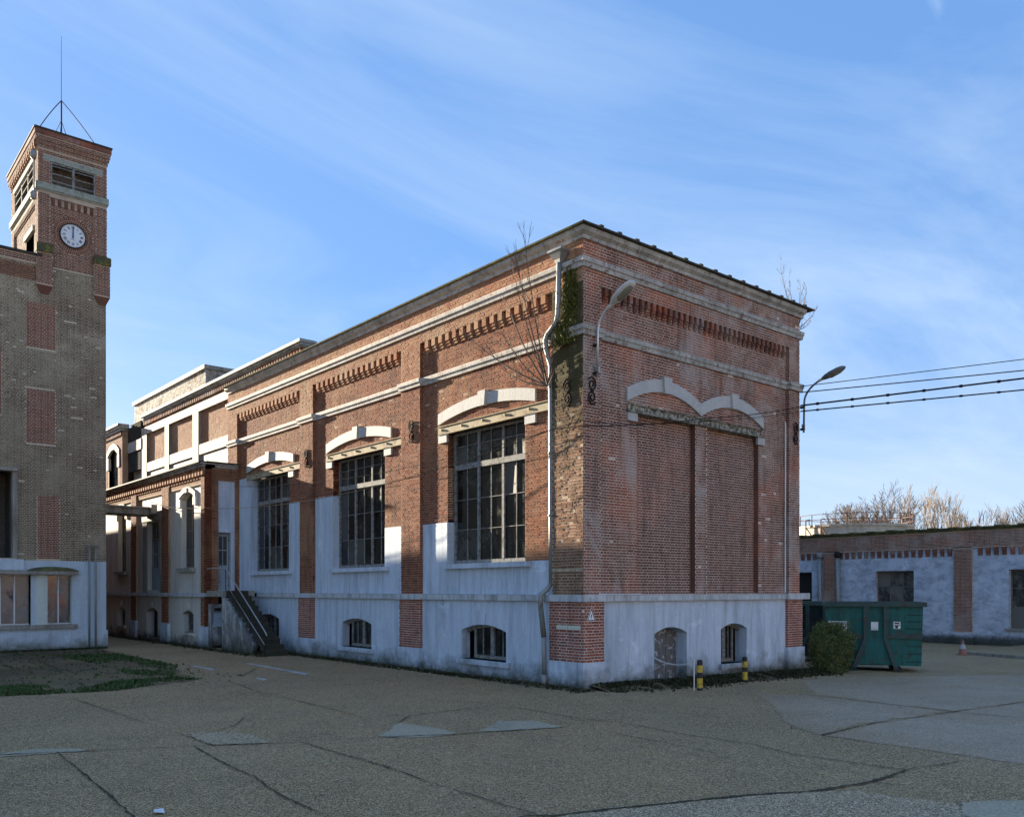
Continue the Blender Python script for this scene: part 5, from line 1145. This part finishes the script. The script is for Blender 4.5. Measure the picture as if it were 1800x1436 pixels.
sapling("sapling", "small bare sapling sprouting at the far right end under the hall cornice", (9.1, .1, 10.1),
        [(.8,-.3,.5,1.0), (.7,-.1,1,1.2), (.5,-.2,1.2,1.4), (1,-.2,.1,.7), (.3,.0,1,1.5), (-.35,.2,1,1.9), (.1,.3,1,1.6)], 8, .014)
q = MB(); rnd = random.Random(12)
for i in range(14):
    p = Vector(L(rnd.uniform(.1,1.0), .01, rnd.uniform(2.6, 6.6))); pts = [p]; d = Vector((-.05, rnd.uniform(-1,1), rnd.uniform(-.15,.6))).normalized()
    for j in range(5): d = (d+Vector((0, rnd.uniform(-.25,.25), rnd.uniform(-.2,.2)))).normalized(); n_ = pts[-1]+d*rnd.uniform(.08,.2); n_.x = -.012; pts.append(n_)
    q.tube(pts, .004, 3, .002, cap=False)
tag(q.build("ivy_stems", BARK, kind="stuff"), "dry ivy stems clinging to the corner pier", "ivy")
# moss on the corner
def tufts(name, pts, mat, label, cat, sz=(.03,.08), seed=1, nblade=3, flat=.5):
    rnd = random.Random(seed); q = MB()
    for p in pts:
        for b in range(nblade):
            a = rnd.uniform(0, 6.283); s = rnd.uniform(*sz); w2 = s*.4; o = Vector(p)+Vector((rnd.uniform(-s,s), rnd.uniform(-s,s), 0)); tip = o+Vector((math.cos(a)*s*flat, math.sin(a)*s*flat, s)); sd = Vector((-math.sin(a), math.cos(a), 0))*w2
            q.add([tuple(o-sd), tuple(o+sd), tuple(tip+sd*.3), tuple(tip-sd*.3)], [(0,1,2,3)])
    o = q.build(name, mat, kind="stuff"); return tag(o, label, cat)
rnd = random.Random(2); pts = []
for i in range(2600):
    z = rnd.uniform(8.05, 10.0); u = rnd.gauss(.42, .11) if z > 8.6 else rnd.gauss(.62, .2)
    pts.append(L(min(max(u,.1),.98), rnd.uniform(0,.05)+(.08 if z < 8.6 else 0), z))
tufts("moss_cushion", pts, MOSSY, "green moss cushion beside the rain hopper on the corner pier", "moss", (.02,.055), 3, 2)
# moss along the feet of the walls
rnd = random.Random(4); pts = []
for i in range(5200):
    x = rnd.uniform(.2, 9.8); d = abs(rnd.gauss(0, .34)); y = -.1-d
    if 2.3 < x < 3.9 and rnd.random() < .4: y -= .3
    pts.append((x, y, gz(x)+.0+max(0, .10-d*.16)))
for i in range(3200):
    y = rnd.uniform(-.4, 20); x = -.1-abs(rnd.gauss(0, .16)); pts.append((x, y, .0))
for i in range(900):
    pts.append((-1.4-abs(rnd.gauss(0,.2)), rnd.uniform(14, 33), 0))
for i in range(900): pts.append((rnd.uniform(-12,-4.4), YT-.12-abs(rnd.gauss(0,.2)), 0))
tufts("moss_strip", pts, MOSS, "dark moss and weeds along the foot of the walls", "moss", (.02,.07), 5, 3, .9)
# earth bank the moss grows on, right facade
q = MB(); k = 48; r = random.Random(9); prev = None
for i in range(k+1):
    x = .1+9.9*i/k; dpt = .62+.25*math.sin(x*1.3)+r.uniform(-.1,.1); ht = .11+r.uniform(-.03,.04)
    row = [(x,.1,gz(x)+ht), (x,-.15,gz(x)+ht), (x,-.15-dpt*.5,gz(x)+ht*.55), (x,-.15-dpt,gz(x)-.01)]
    b = len(q.v); q.v += row
    if prev is not None:
        for j in range(3): q.f.append((prev+j, b+j, b+j+1, prev+j+1))
    prev = b
q.build("earth_bank", SOIL, kind="structure")
q = MB(); k = 60; prev = None
for i in range(k+1):
    y = -.3+14.4*i/k; dpt = .30+.12*math.sin(y*.9)+r.uniform(-.08,.08)
    row = [(.0,y,.05), (-.12,y,.05), (-.12-dpt,y,-.006)]; b = len(q.v); q.v += row
    if prev is not None:
        for j in range(2): q.f.append((prev+j, b+j, b+j+1, prev+j+1))
    prev = b
q.build("earth_bank", SOIL, kind="structure")
# grass tufts on the soil patch
rnd = random.Random(6); pts = []
def in_poly(x, y, P):
    c = False; j = len(P)-1
    for i in range(len(P)):
        if (P[i][1] > y) != (P[j][1] > y) and x < (P[j][0]-P[i][0])*(y-P[i][1])/(P[j][1]-P[i][1])+P[i][0]: c = not c
        j = i
    return c
G1 = [(-6.9,19.3),(-5.0,18.6),(-4.9,12.67),(-6.1,9.3),(-6.9,10.5),(-6.6,14.2)]; G2 = [(-10.14,9.63),(-8.82,8.6),(-6.2,9.0),(-5.89,8.1),(-8.36,6.75),(-10.54,7.22)]
for P, n_ in ((G1, 2600), (G2, 3000)):
    xs_ = [p[0] for p in P]; ys_ = [p[1] for p in P]; k = 0
    while k < n_:
        x = rnd.uniform(min(xs_), max(xs_)); y = rnd.uniform(min(ys_), max(ys_))
        if in_poly(x, y, P): 
            k += 1
            if math.sin(x*2.3+1.1*math.sin(y*1.1))+math.sin(y*.8+x) > rnd.uniform(-1.2, .8): pts.append((x, y, 0))
for i in range(900): pts.append((rnd.uniform(-13,-4.7), rnd.uniform(8,22.3), 0))
tufts("grass_tuft", [p for p in pts if rnd.random() < .13], GRASS, "taller grass tufts standing out of the short grass by the tower", "grass", (.03,.07), 8, 4, .8)
tufts("grass", pts, GRASS, "short grass and moss around the bare soil patch", "grass", (.02,.06), 7, 3, .8)
# ------------------------------------------------------------------ hedge
def bush(cx, cy, cz, rx, ry, h, n, seed):
    rnd = random.Random(seed); q = MB()
    for i in range(n):
        a = rnd.uniform(0, 6.283); v = rnd.random(); sh = (.93 if v > .25 else .8); rr = (.35+.65*rnd.random()**.5); bump = 1+.13*math.sin(a*3+v*5+1)+.10*math.sin(a*7-v*9)+.05*math.sin(a*13+v*15)
        x = cx+math.cos(a)*rx*rr*sh*bump*(1-.25*max(0,v-.75)*4*.6); y = cy+math.sin(a)*ry*rr*sh*bump; z = cz+h*v*(1+.05*math.sin(a*4))
        if v > .8: x = cx+(x-cx)*rnd.uniform(.2,1); y = cy+(y-cy)*rnd.uniform(.2,1)
        s = rnd.uniform(.025,.05); d = Vector((rnd.uniform(-1,1), rnd.uniform(-1,1), rnd.uniform(-.3,1))).normalized(); e = d.cross(Vector((rnd.uniform(-1,1), rnd.uniform(-1,1), .3))).normalized(); o = Vector((x,y,z))
        q.add([tuple(o), tuple(o+d*s*.6+e*s*.35), tuple(o+d*s*1.3), tuple(o+d*s*.6-e*s*.35)], [(0,1,2,3)])
    return q
HG = thing("hedge", "clipped green bush at the right corner of the brick hall", "bush", (10.35, -.35, -.2))
bush(10.3, -.32, -.2, .92, .6, 1.46, 17000, 4).build("foliage", HEDGE, HG)
q = MB(); rnd = random.Random(31)
for i in range(170):
    a = rnd.uniform(0, 6.283); v = rnd.random(); p = Vector((10.3+math.cos(a)*.82*(1-.3*v), -.32+math.sin(a)*.52*(1-.3*v), .25+1.0*v)); d = Vector((math.cos(a)*.5, math.sin(a)*.5, rnd.uniform(.5, 1.3))).normalized(); ln = rnd.uniform(.10, .34)
    for j in range(9):
        o = p+d*ln*j/9; e = Vector((rnd.uniform(-1,1), rnd.uniform(-1,1), rnd.uniform(-.2,.8))).normalized(); f = e.cross(d).normalized(); s_ = rnd.uniform(.025,.045)
        q.add([tuple(o), tuple(o+e*s_*.6+f*s_*.35), tuple(o+e*s_*1.3), tuple(o+e*s_*.6-f*s_*.35)], [(0,1,2,3)])
q.build("shoots", HEDGE, HG, "stuff")
q = MB(); rnd = random.Random(3)
for i in range(14): a = rnd.uniform(0,6.28); q.tube([(10.35+math.cos(a)*.25,-.3+math.sin(a)*.2,-.22), (10.35+math.cos(a)*.7,-.3+math.sin(a)*.45,rnd.uniform(.4,1.0))], .018, 4, .006, cap=False)
q.build("stems", BARK, HG)
# ------------------------------------------------------------------ bollards, chain, post
def bollard(x, y, h, label):
    b = thing("bollard", label, "bollard", (x, y, gz(x)), "black and yellow bollards by the wall"); n = 4; cols = [BLK, YEL, BLK, YEL]; z = gz(x)
    e = [-.05, .09, .30, .52, .78, 1.0] if False else None
    bands = [(-.05, .06*h/.7, BLK), (.06*h/.7, .28*h/.7, YEL), (.28*h/.7, .41*h/.7, BLK), (.41*h/.7, .57*h/.7, YEL), (.57*h/.7, h, BLK)]
    for i, (a, c, m) in enumerate(bands):
        q = MB(); q.lathe((x, y, z), [(.068,a),(.068,c)] if i < 4 else [(.068,a),(.068,c-.03),(.055,c-.01),(.02,c)], 18); q.build("band", m, b)
    return b
bollard(2.28, -1.57, .72, "near black and yellow bollard in front of the cellar door"); bollard(5.13, -.83, .66, "far black and yellow bollard in front of the small arched window")
CH = thing("chain", "thin white chain sagging across the cellar door", "chain", (2.3, -.6, .6))
pA = Vector((2.42, .02, .66)); pB = Vector((2.16, -1.5, .62)); K = 26; q = MB()
for i in range(K):
    t = (i+.5)/K; p = pA.lerp(pB, t)+Vector((0,0,-.13*4*t*(1-t))); dd = (pB-pA+Vector((0,0,-.52*(1-2*t)))).normalized(); sdv = dd.cross(Vector((0,0,1))).normalized() if i % 2 else dd.cross(sdv0 if i else Vector((1,0,0))).normalized(); sdv0 = sdv
    ring = [tuple(p+dd*.036*math.cos(a)+sdv*.017*math.sin(a)) for a in [2*math.pi*j/8 for j in range(9)]]; l = MB(); l.tube(ring, .006, 4, cap=False); l.build("link", WHITE, CH)
tag((lambda q: (q.tube([(2.16,-1.5,gz(2.1)-.02), (2.16,-1.5,.74)], .014, 6), q.build("chain_post", WHITE))[1])(MB()), "thin white post holding the chain beside the near bollard", "post")
# ------------------------------------------------------------------ signs
WS = thing("warning_sign", "white triangular warning sign on the corner pier base", "sign", (.2, -.06, 1.55))
FS = FR(-.055)
q = MB(); q.prism(FS, [(.06,1.575),(.36,1.575),(.21,1.90)], -.01, .004); q.build("plate", SIGNW, WS)
def tri_ring(c, s0, s1):
    out = []; A = [(-.15,-.108),(.15,-.108),(0,.217)]
    for i in range(3):
        a, b = A[i], A[(i+1) % 3]; out.append([(c[0]+a[0]*s1,c[1]+a[1]*s1), (c[0]+b[0]*s1,c[1]+b[1]*s1), (c[0]+b[0]*s0,c[1]+b[1]*s0), (c[0]+a[0]*s0,c[1]+a[1]*s0)])
    return out
q = MB()
for P in tri_ring((.21,1.683), .72, .90): q.prism(FS, P, .004, .008)
q.build("border", SIGNK, WS)
q = MB(); q.prism(FS, [(.205,1.74),(.235,1.74),(.215,1.69),(.235,1.69),(.195,1.62),(.205,1.672),(.188,1.672)], .005, .009)
for i in range(5): q.prism(FS, [(.145+.028*i,1.60),(.162+.028*i,1.60),(.162+.028*i,1.612),(.145+.028*i,1.612)], .005, .009)
q.build("symbol", SIGNB, WS)
PS = thing("name_strip", "long cream enamel strip screwed to the corner pier base", "sign", (-.06, .42, 1.38))
q = MB(); FP = FL(-.055); fbox(q, FP, .03, .83, 1.375, 1.475, -.01, .008); q.build("plate", STRIP, PS); q = MB(); q.lathe(FP(.45,.008,1.42), [(.012,-.01),(.012,.01)], 8); q.build("screw", SIGNK, PS)
tag((lambda q: (q.tube(arc3(Rt(.42,.10,2.215), Rt(1.9,.09,2.215), -.012, 10), .012, 5), q.build("loose_cable", WHITE))[1])(MB()), "short white cable lying on the band course right of the corner", "cable")
# ------------------------------------------------------------------ wall lamps
def wall_lamp(x, z0, z1, label, hmat, seed, hl=.72, reach=.39, head_dir=(0.05,-1,.55), zm=1.6, fat=1.1):
    t = thing("street_lamp", label, "lamp", (x, -.1, z0), "lamps on the hall facade"); q = MB()
    pts = [(x,-.10,z0), (x,-.12,z1)]
    for i in range(1, 8): a = i/7*math.pi*.36; pts.append((x+.02*i/7, -.12-reach*(1-math.cos(a))*1.9, z1+reach*zm*math.sin(a)))
    q.tube(pts, .03, 8); q.build("arm", LAMPD if hmat is LAMPD else GALV, t, smooth=True)
    for z in (z0+.1, z0+.75): b = MB(); b.box(x-.05, x+.05, -.12, .0, z-.025, z+.025); b.build("bracket", IRON, t)
    e = Vector(pts[-1]); d = Vector(head_dir).normalized(); s = d.cross(Vector((0,0,1))).normalized(); u = s.cross(d).normalized()
    hq = MB(); n = 12; prof = [(0,.05,.05),(.05,.075,.065),(.14,.13,.085),(.35,.165,.10),(.6,.16,.095),(.75,.12,.07),(.82,.05,.03)]
    for (l, wd, ht) in [(l_, w_*fat, h_*fat) for l_, w_, h_ in prof]:
        for k in range(n):
            a = 2*math.pi*k/n; c_, s_ = math.cos(a), math.sin(a); hq.v.append(tuple(e+d*(l*hl/.8)+s*wd*c_+u*(ht*s_ if s_ > 0 else ht*.75*s_)))
    for i in range(len(prof)-1):
        for k in range(n): hq.f.append((i*n+k, i*n+(k+1) % n, (i+1)*n+(k+1) % n, (i+1)*n+k))
    hq.f.append(tuple(range(n))); hq.f.append(tuple((len(prof)-1)*n+k for k in range(n))); hd = hq.build("lamp_head", hmat, t, smooth=True)
    lq = MB(); b0 = len(lq.v)
    for (l, wd, ht) in [(l_, w_*fat, h_*fat) for l_, w_, h_ in ((.22,.09,.085),(.3,.125,.11),(.6,.125,.105),(.72,.08,.08))]:
        for k in range(7): a = math.pi+math.pi*k/6; lq.v.append(tuple(e+d*(l*hl/.8)+s*wd*math.cos(a)+u*ht*math.sin(a)))
    for i in range(3):
        for k in range(6): lq.f.append((i*7+k, i*7+k+1, (i+1)*7+k+1, (i+1)*7+k))
    lq.build("lens", LENS, hd, smooth=True)
    c = MB(); c.tube([tuple(e-d*.12), tuple(e+d*.04)], .042, 8); c.build("socket", LAMPM, t)
    j = MB(); j.box(x+.03, x+.10, -.09, -.01, z0+.12, z0+.26); j.build("fuse_box", LAMPM, t)
wall_lamp(.36, 7.25, 8.28, "grey street lamp on a curved arm at the near corner of the hall", LAMPM, 1)
wall_lamp(9.16, 7.0, 7.9, "dark street lamp on a curved arm at the far right end of the hall", LAMPD, 2, .72, .52, (0.05,-1,.33), 1.25, .95)
# ------------------------------------------------------------------ overhead cables
def sagcurve(p0, p1, sag, k=24): return arc3(p0, p1, -sag, k)
def cable(pts_list, r, label, mat=BLACK, beads=None, group="overhead cables"):
    q = MB(); pts = []
    for s in pts_list: pts += s if not pts else s[1:]
    q.tube(pts, r, 6); o = q.build("cable", mat); tag(o, label, "cable", group)
    return o
def far(p, q_, t): return tuple(Vector(p)+(Vector(q_)-Vector(p))*t)
for (z0, zA, r, lab) in ((8.34, 8.77, .012, "topmost thin overhead cable running off to the right"), (8.16, 8.46, .016, "second thin overhead cable from the top at the right"), (7.77, 8.24, .026, "thick bundled overhead cable with clips, third from the top"), (7.60, 7.92, .020, "lowest overhead cable running off to the right")):
    a = (8.95, -.12, z0); b = (12.26, -5.01, zA); e = far(a, b, 6.5)
    q = MB(); q.tube(sagcurve(a, e, .1, 40), r, 6); t = thing("cable", lab, "cable", a, "overhead cables"); q.build("strand", BLACK, t)
    if r > .018:
        for k in range(26):
            p = Vector(a).lerp(Vector(e), (k+.5)/40); tt = (k+.5)/40; p.z -= .1*4*tt*(1-tt); c = MB(); dd = (Vector(e)-Vector(a)).normalized()*.04; c.tube([tuple(p-dd), tuple(p+dd)], r*1.7, 6); c.build("clip", BLACK, t)
cable([sagcurve((8.95,-.13,7.75), (4.36,-.22,6.8), .06), sagcurve((4.36,-.22,6.8), (-.14,-.16,6.05), .06), sagcurve((-.14,-.16,6.05), (-.14,.9,6.12), .0, 3), sagcurve((-.14,.9,6.12), (-1.4,19.9,5.55), .55)], .011, "grey wire strung across both facades to the annex corner", WIRE, group="wires across the facades")
cable([sagcurve((8.95,-.13,7.6), (4.4,-.2,6.74), .05), sagcurve((4.4,-.2,6.74), (.5,-.16,6.2), .05), sagcurve((.5,-.16,6.2), (-.17,-.17,6.18), .0, 3), sagcurve((-.17,-.17,6.18), (-.2,19.8,6.5), .45)], .007, "thinner wire strung above the grey one along the left facade", WIRE, group="wires across the facades")
cable([sagcurve((-1.42,20.2,5.6), (-1.42,26.2,6.3), .15)], .016, "short dark wire along the annex wall to the canopy", BLACK, group="wires across the facades")
# ------------------------------------------------------------------ green skips
def rot2(p, c, a): x, y = p[0]-c[0], p[1]-c[1]; return (c[0]+x*math.cos(a)-y*math.sin(a), c[1]+x*math.sin(a)+y*math.cos(a))
def skip(cx, cy, ang, label, green, ln=2.85, signs=True):
    z0 = gz(cx); t = thing("skip", label, "skip", (cx, cy, z0), "green waste skips")
    ex = Vector((math.cos(ang), math.sin(ang), 0)); ey = Vector((-ex.y, ex.x, 0))     # ex along the face to the right, ey to the back
    F = lambda u, n, z: tuple(Vector((cx, cy, z0))+ex*u-ey*n+Vector((0,0,z)))
    def bx(q, u0, u1, zA, zB, n0, n1): q.hexa([F(u0,n0,zA), F(u1,n0,zA), F(u1,n1,zA), F(u0,n1,zA), F(u0,n0,zB), F(u1,n0,zB), F(u1,n1,zB), F(u0,n1,zB)])
    h = ln/2; D = -1.9
    q = MB(); q.hexa([F(-h+.05,D+.1,.18), F(h-.05,D+.1,.18), F(h-.05,.0,.18), F(-h+.05,.0,.18), F(-h,D,2.02), F(h,D,2.02), F(h,.0,2.02), F(-h,.0,2.02)]); q.build("body", green, t)
    q = MB(); bx(q, -h-.08, h+.1, 2.02, 2.16, -.02, .12); bx(q, -h-.08, h+.1, 2.02, 2.16, D-.12, D); bx(q, -h-.08, -h, 2.021, 2.159, D, -.02); bx(q, h, h+.1, 2.021, 2.159, D, -.02); q.build("rim", SKIPD, t)
    for u0, u1, zz in ((-h+.02, -.30, 1.0), (.44, h-.02, 1.02)): q = MB(); bx(q, u0, u1, zz, zz+.16, .0, .055); q.build("side_rail", SKIPD, t)
    for k, (ut, ub) in enumerate(((-.22, -.60), (.36, .68))):
        q = MB(); w2 = .07
        q.hexa([F(ut-w2,.0,1.0), F(ut+w2,.0,1.0), F(ut+w2,.11,1.0), F(ut-w2,.11,1.0), F(ut-w2,.0,2.02), F(ut+w2,.0,2.02), F(ut+w2,.11,2.02), F(ut-w2,.11,2.02)])
        q.hexa([F(ub-w2,.0,.02), F(ub+w2,.0,.02), F(ub+w2,.22,.02), F(ub-w2,.22,.02), F(ut-w2,.0,1.0), F(ut+w2,.0,1.0), F(ut+w2,.11,1.0), F(ut-w2,.11,1.0)]); q.build("rib", SKIPD, t)
        q = MB(); bx(q, ub-.12, ub+.12, -.0, .12, D+.3, .26); q.build("foot", SKIPK, t)
    q = MB(); q.hexa([F(-.56,.0,.22), F(.62,.0,.22), F(.62,.10,.22), F(-.56,.10,.22), F(-.18,.0,1.0), F(.32,.0,1.0), F(.32,.04,1.0), F(-.18,.04,1.0)]); q.build("gusset_plate", green, t)
    for zz in (.3, .55, .78, 1.32, 1.55, 1.75): q = MB(); bx(q, .95, h-.03, zz, zz+.02, -.002, .012); q.build("dent_line", SKIPK, t)
    if signs:
        q = MB(); bx(q, -1.33, -.77, 1.27, 1.55, .0, .012); s1 = q.build("placard", SIGNW, t)
        q = MB()
        for i in range(7): bx(q, -1.10+.042*i, -1.10+.042*i+.028, 1.45, 1.50 if i % 2 else 1.515, .012, .016)
        for i in range(11): bx(q, -1.30+.046*i, -1.30+.046*i+.032, 1.36, 1.395, .012, .016)
        bx(q, -1.29, -1.19, 1.43, 1.5, .012, .016); q.build("print", SIGNB, s1)
        q = MB(); bx(q, -.07, .14, 1.28, 1.54, .0, .012); s2 = q.build("placard", SIGNW, t)
        q = MB()
        for i in range(4): bx(q, -.05+.046*i, -.028+.046*i, 1.31, 1.335, .012, .015)
        q.build("print", ZINC, s2)
        q = MB(); bx(q, .58, .78, 1.33, 1.55, .0, .012); s3 = q.build("placard", SIGNW, t); q = MB(); bx(q, .605, .75, 1.48, 1.525, .012, .016); bx(q, .63, .71, 1.345, 1.42, .012, .016); bx(q, .60, .76, 1.425, 1.45, .012, .016); q.build("print", SIGNK, s3)
    return t
skip(12.1, -.75, math.atan2(-.86, .51), "large green waste skip with white placards and sloping ribs", SKIPG)
skip(14.3, 2.6, math.atan2(-.86, .51), "darker second skip mostly hidden behind the hall corner", SKIPK, 2.4, False)
# ------------------------------------------------------------------ traffic cone, kerb
CN = thing("traffic_cone", "faded orange traffic cone with white sleeve near the low workshop", "cone", (22.7, .9, -.35))
c0 = (22.72, .9, -.351); q = MB(); q.box(c0[0]-.19, c0[0]+.19, c0[1]-.19, c0[1]+.19, c0[2], c0[2]+.04); q.lathe((c0[0], c0[1], c0[2]+.04), [(.16,0),(.115,.22)], 16); q.build("base", CONE_O, CN)
q = MB(); q.lathe((c0[0], c0[1], c0[2]+.26), [(.115,0),(.075,.18)], 16); q.build("sleeve", CONE_W, CN); q = MB(); q.lathe((c0[0], c0[1], c0[2]+.44), [(.075,0),(.04,.16),(.03,.17)], 16); q.build("tip", CONE_O, CN)
q = MB(); q.hexa([(23.3,1.2,-.40),(21.2,-5,-.40),(29.9,-9,-.40),(29.9,1.2,-.40),(23.3,1.2,-.25),(21.2,-5,-.25),(29.9,-9,-.25),(29.9,1.2,-.25)]); q.build("pavement", ASPH, kind="structure")
q = MB(); q.hexa([(23.15,1.25,-.40),(21.05,-5,-.40),(21.19,-5,-.40),(23.29,1.25,-.40),(23.15,1.25,-.23),(21.05,-5,-.23),(21.19,-5,-.23),(23.29,1.25,-.23)]); q.build("kerb", CONC, kind="structure")
# ------------------------------------------------------------------ litter
rnd = random.Random(21); pts = []
q = MB()
def litter(cx, cy, sp, n):
    for i in range(n):
        x = cx+rnd.gauss(0, sp); y = cy+rnd.gauss(0, sp); a = rnd.uniform(0,6.28); s = rnd.uniform(.02,.06); z = gz(x)+.02
        q.add([(x,y,z), (x+math.cos(a)*s,y+math.sin(a)*s,z+.012), (x+math.cos(a+.7)*s*1.2,y+math.sin(a+.7)*s*1.2,z+.004), (x+math.cos(a+1.2)*s*.6,y+math.sin(a+1.2)*s*.6,z+.01)], [(0,1,2,3)])
litter(-6.5, 6.9, .45, 60); litter(-.3, 3.0, .3, 12); litter(-8.3, 5.1, .3, 14); litter(-.6, -.2, .5, 30)
for i in range(260): litter(rnd.uniform(-12, 8), rnd.uniform(-9, 14), .05, 1)
tag(q.build("leaf_litter", DEADL, kind="stuff"), "scattered dead leaves on the yard", "leaves")
tag((lambda q: (q.add([(-11.16,-4.9,.02),(-11.08,-4.95,.03),(-11.12,-5.12,.02),(-11.22,-5.08,.035)], [(0,1,2,3)]), q.build("paper_scrap", WHITE))[1])(MB()), "scrap of white paper on the near asphalt", "paper")
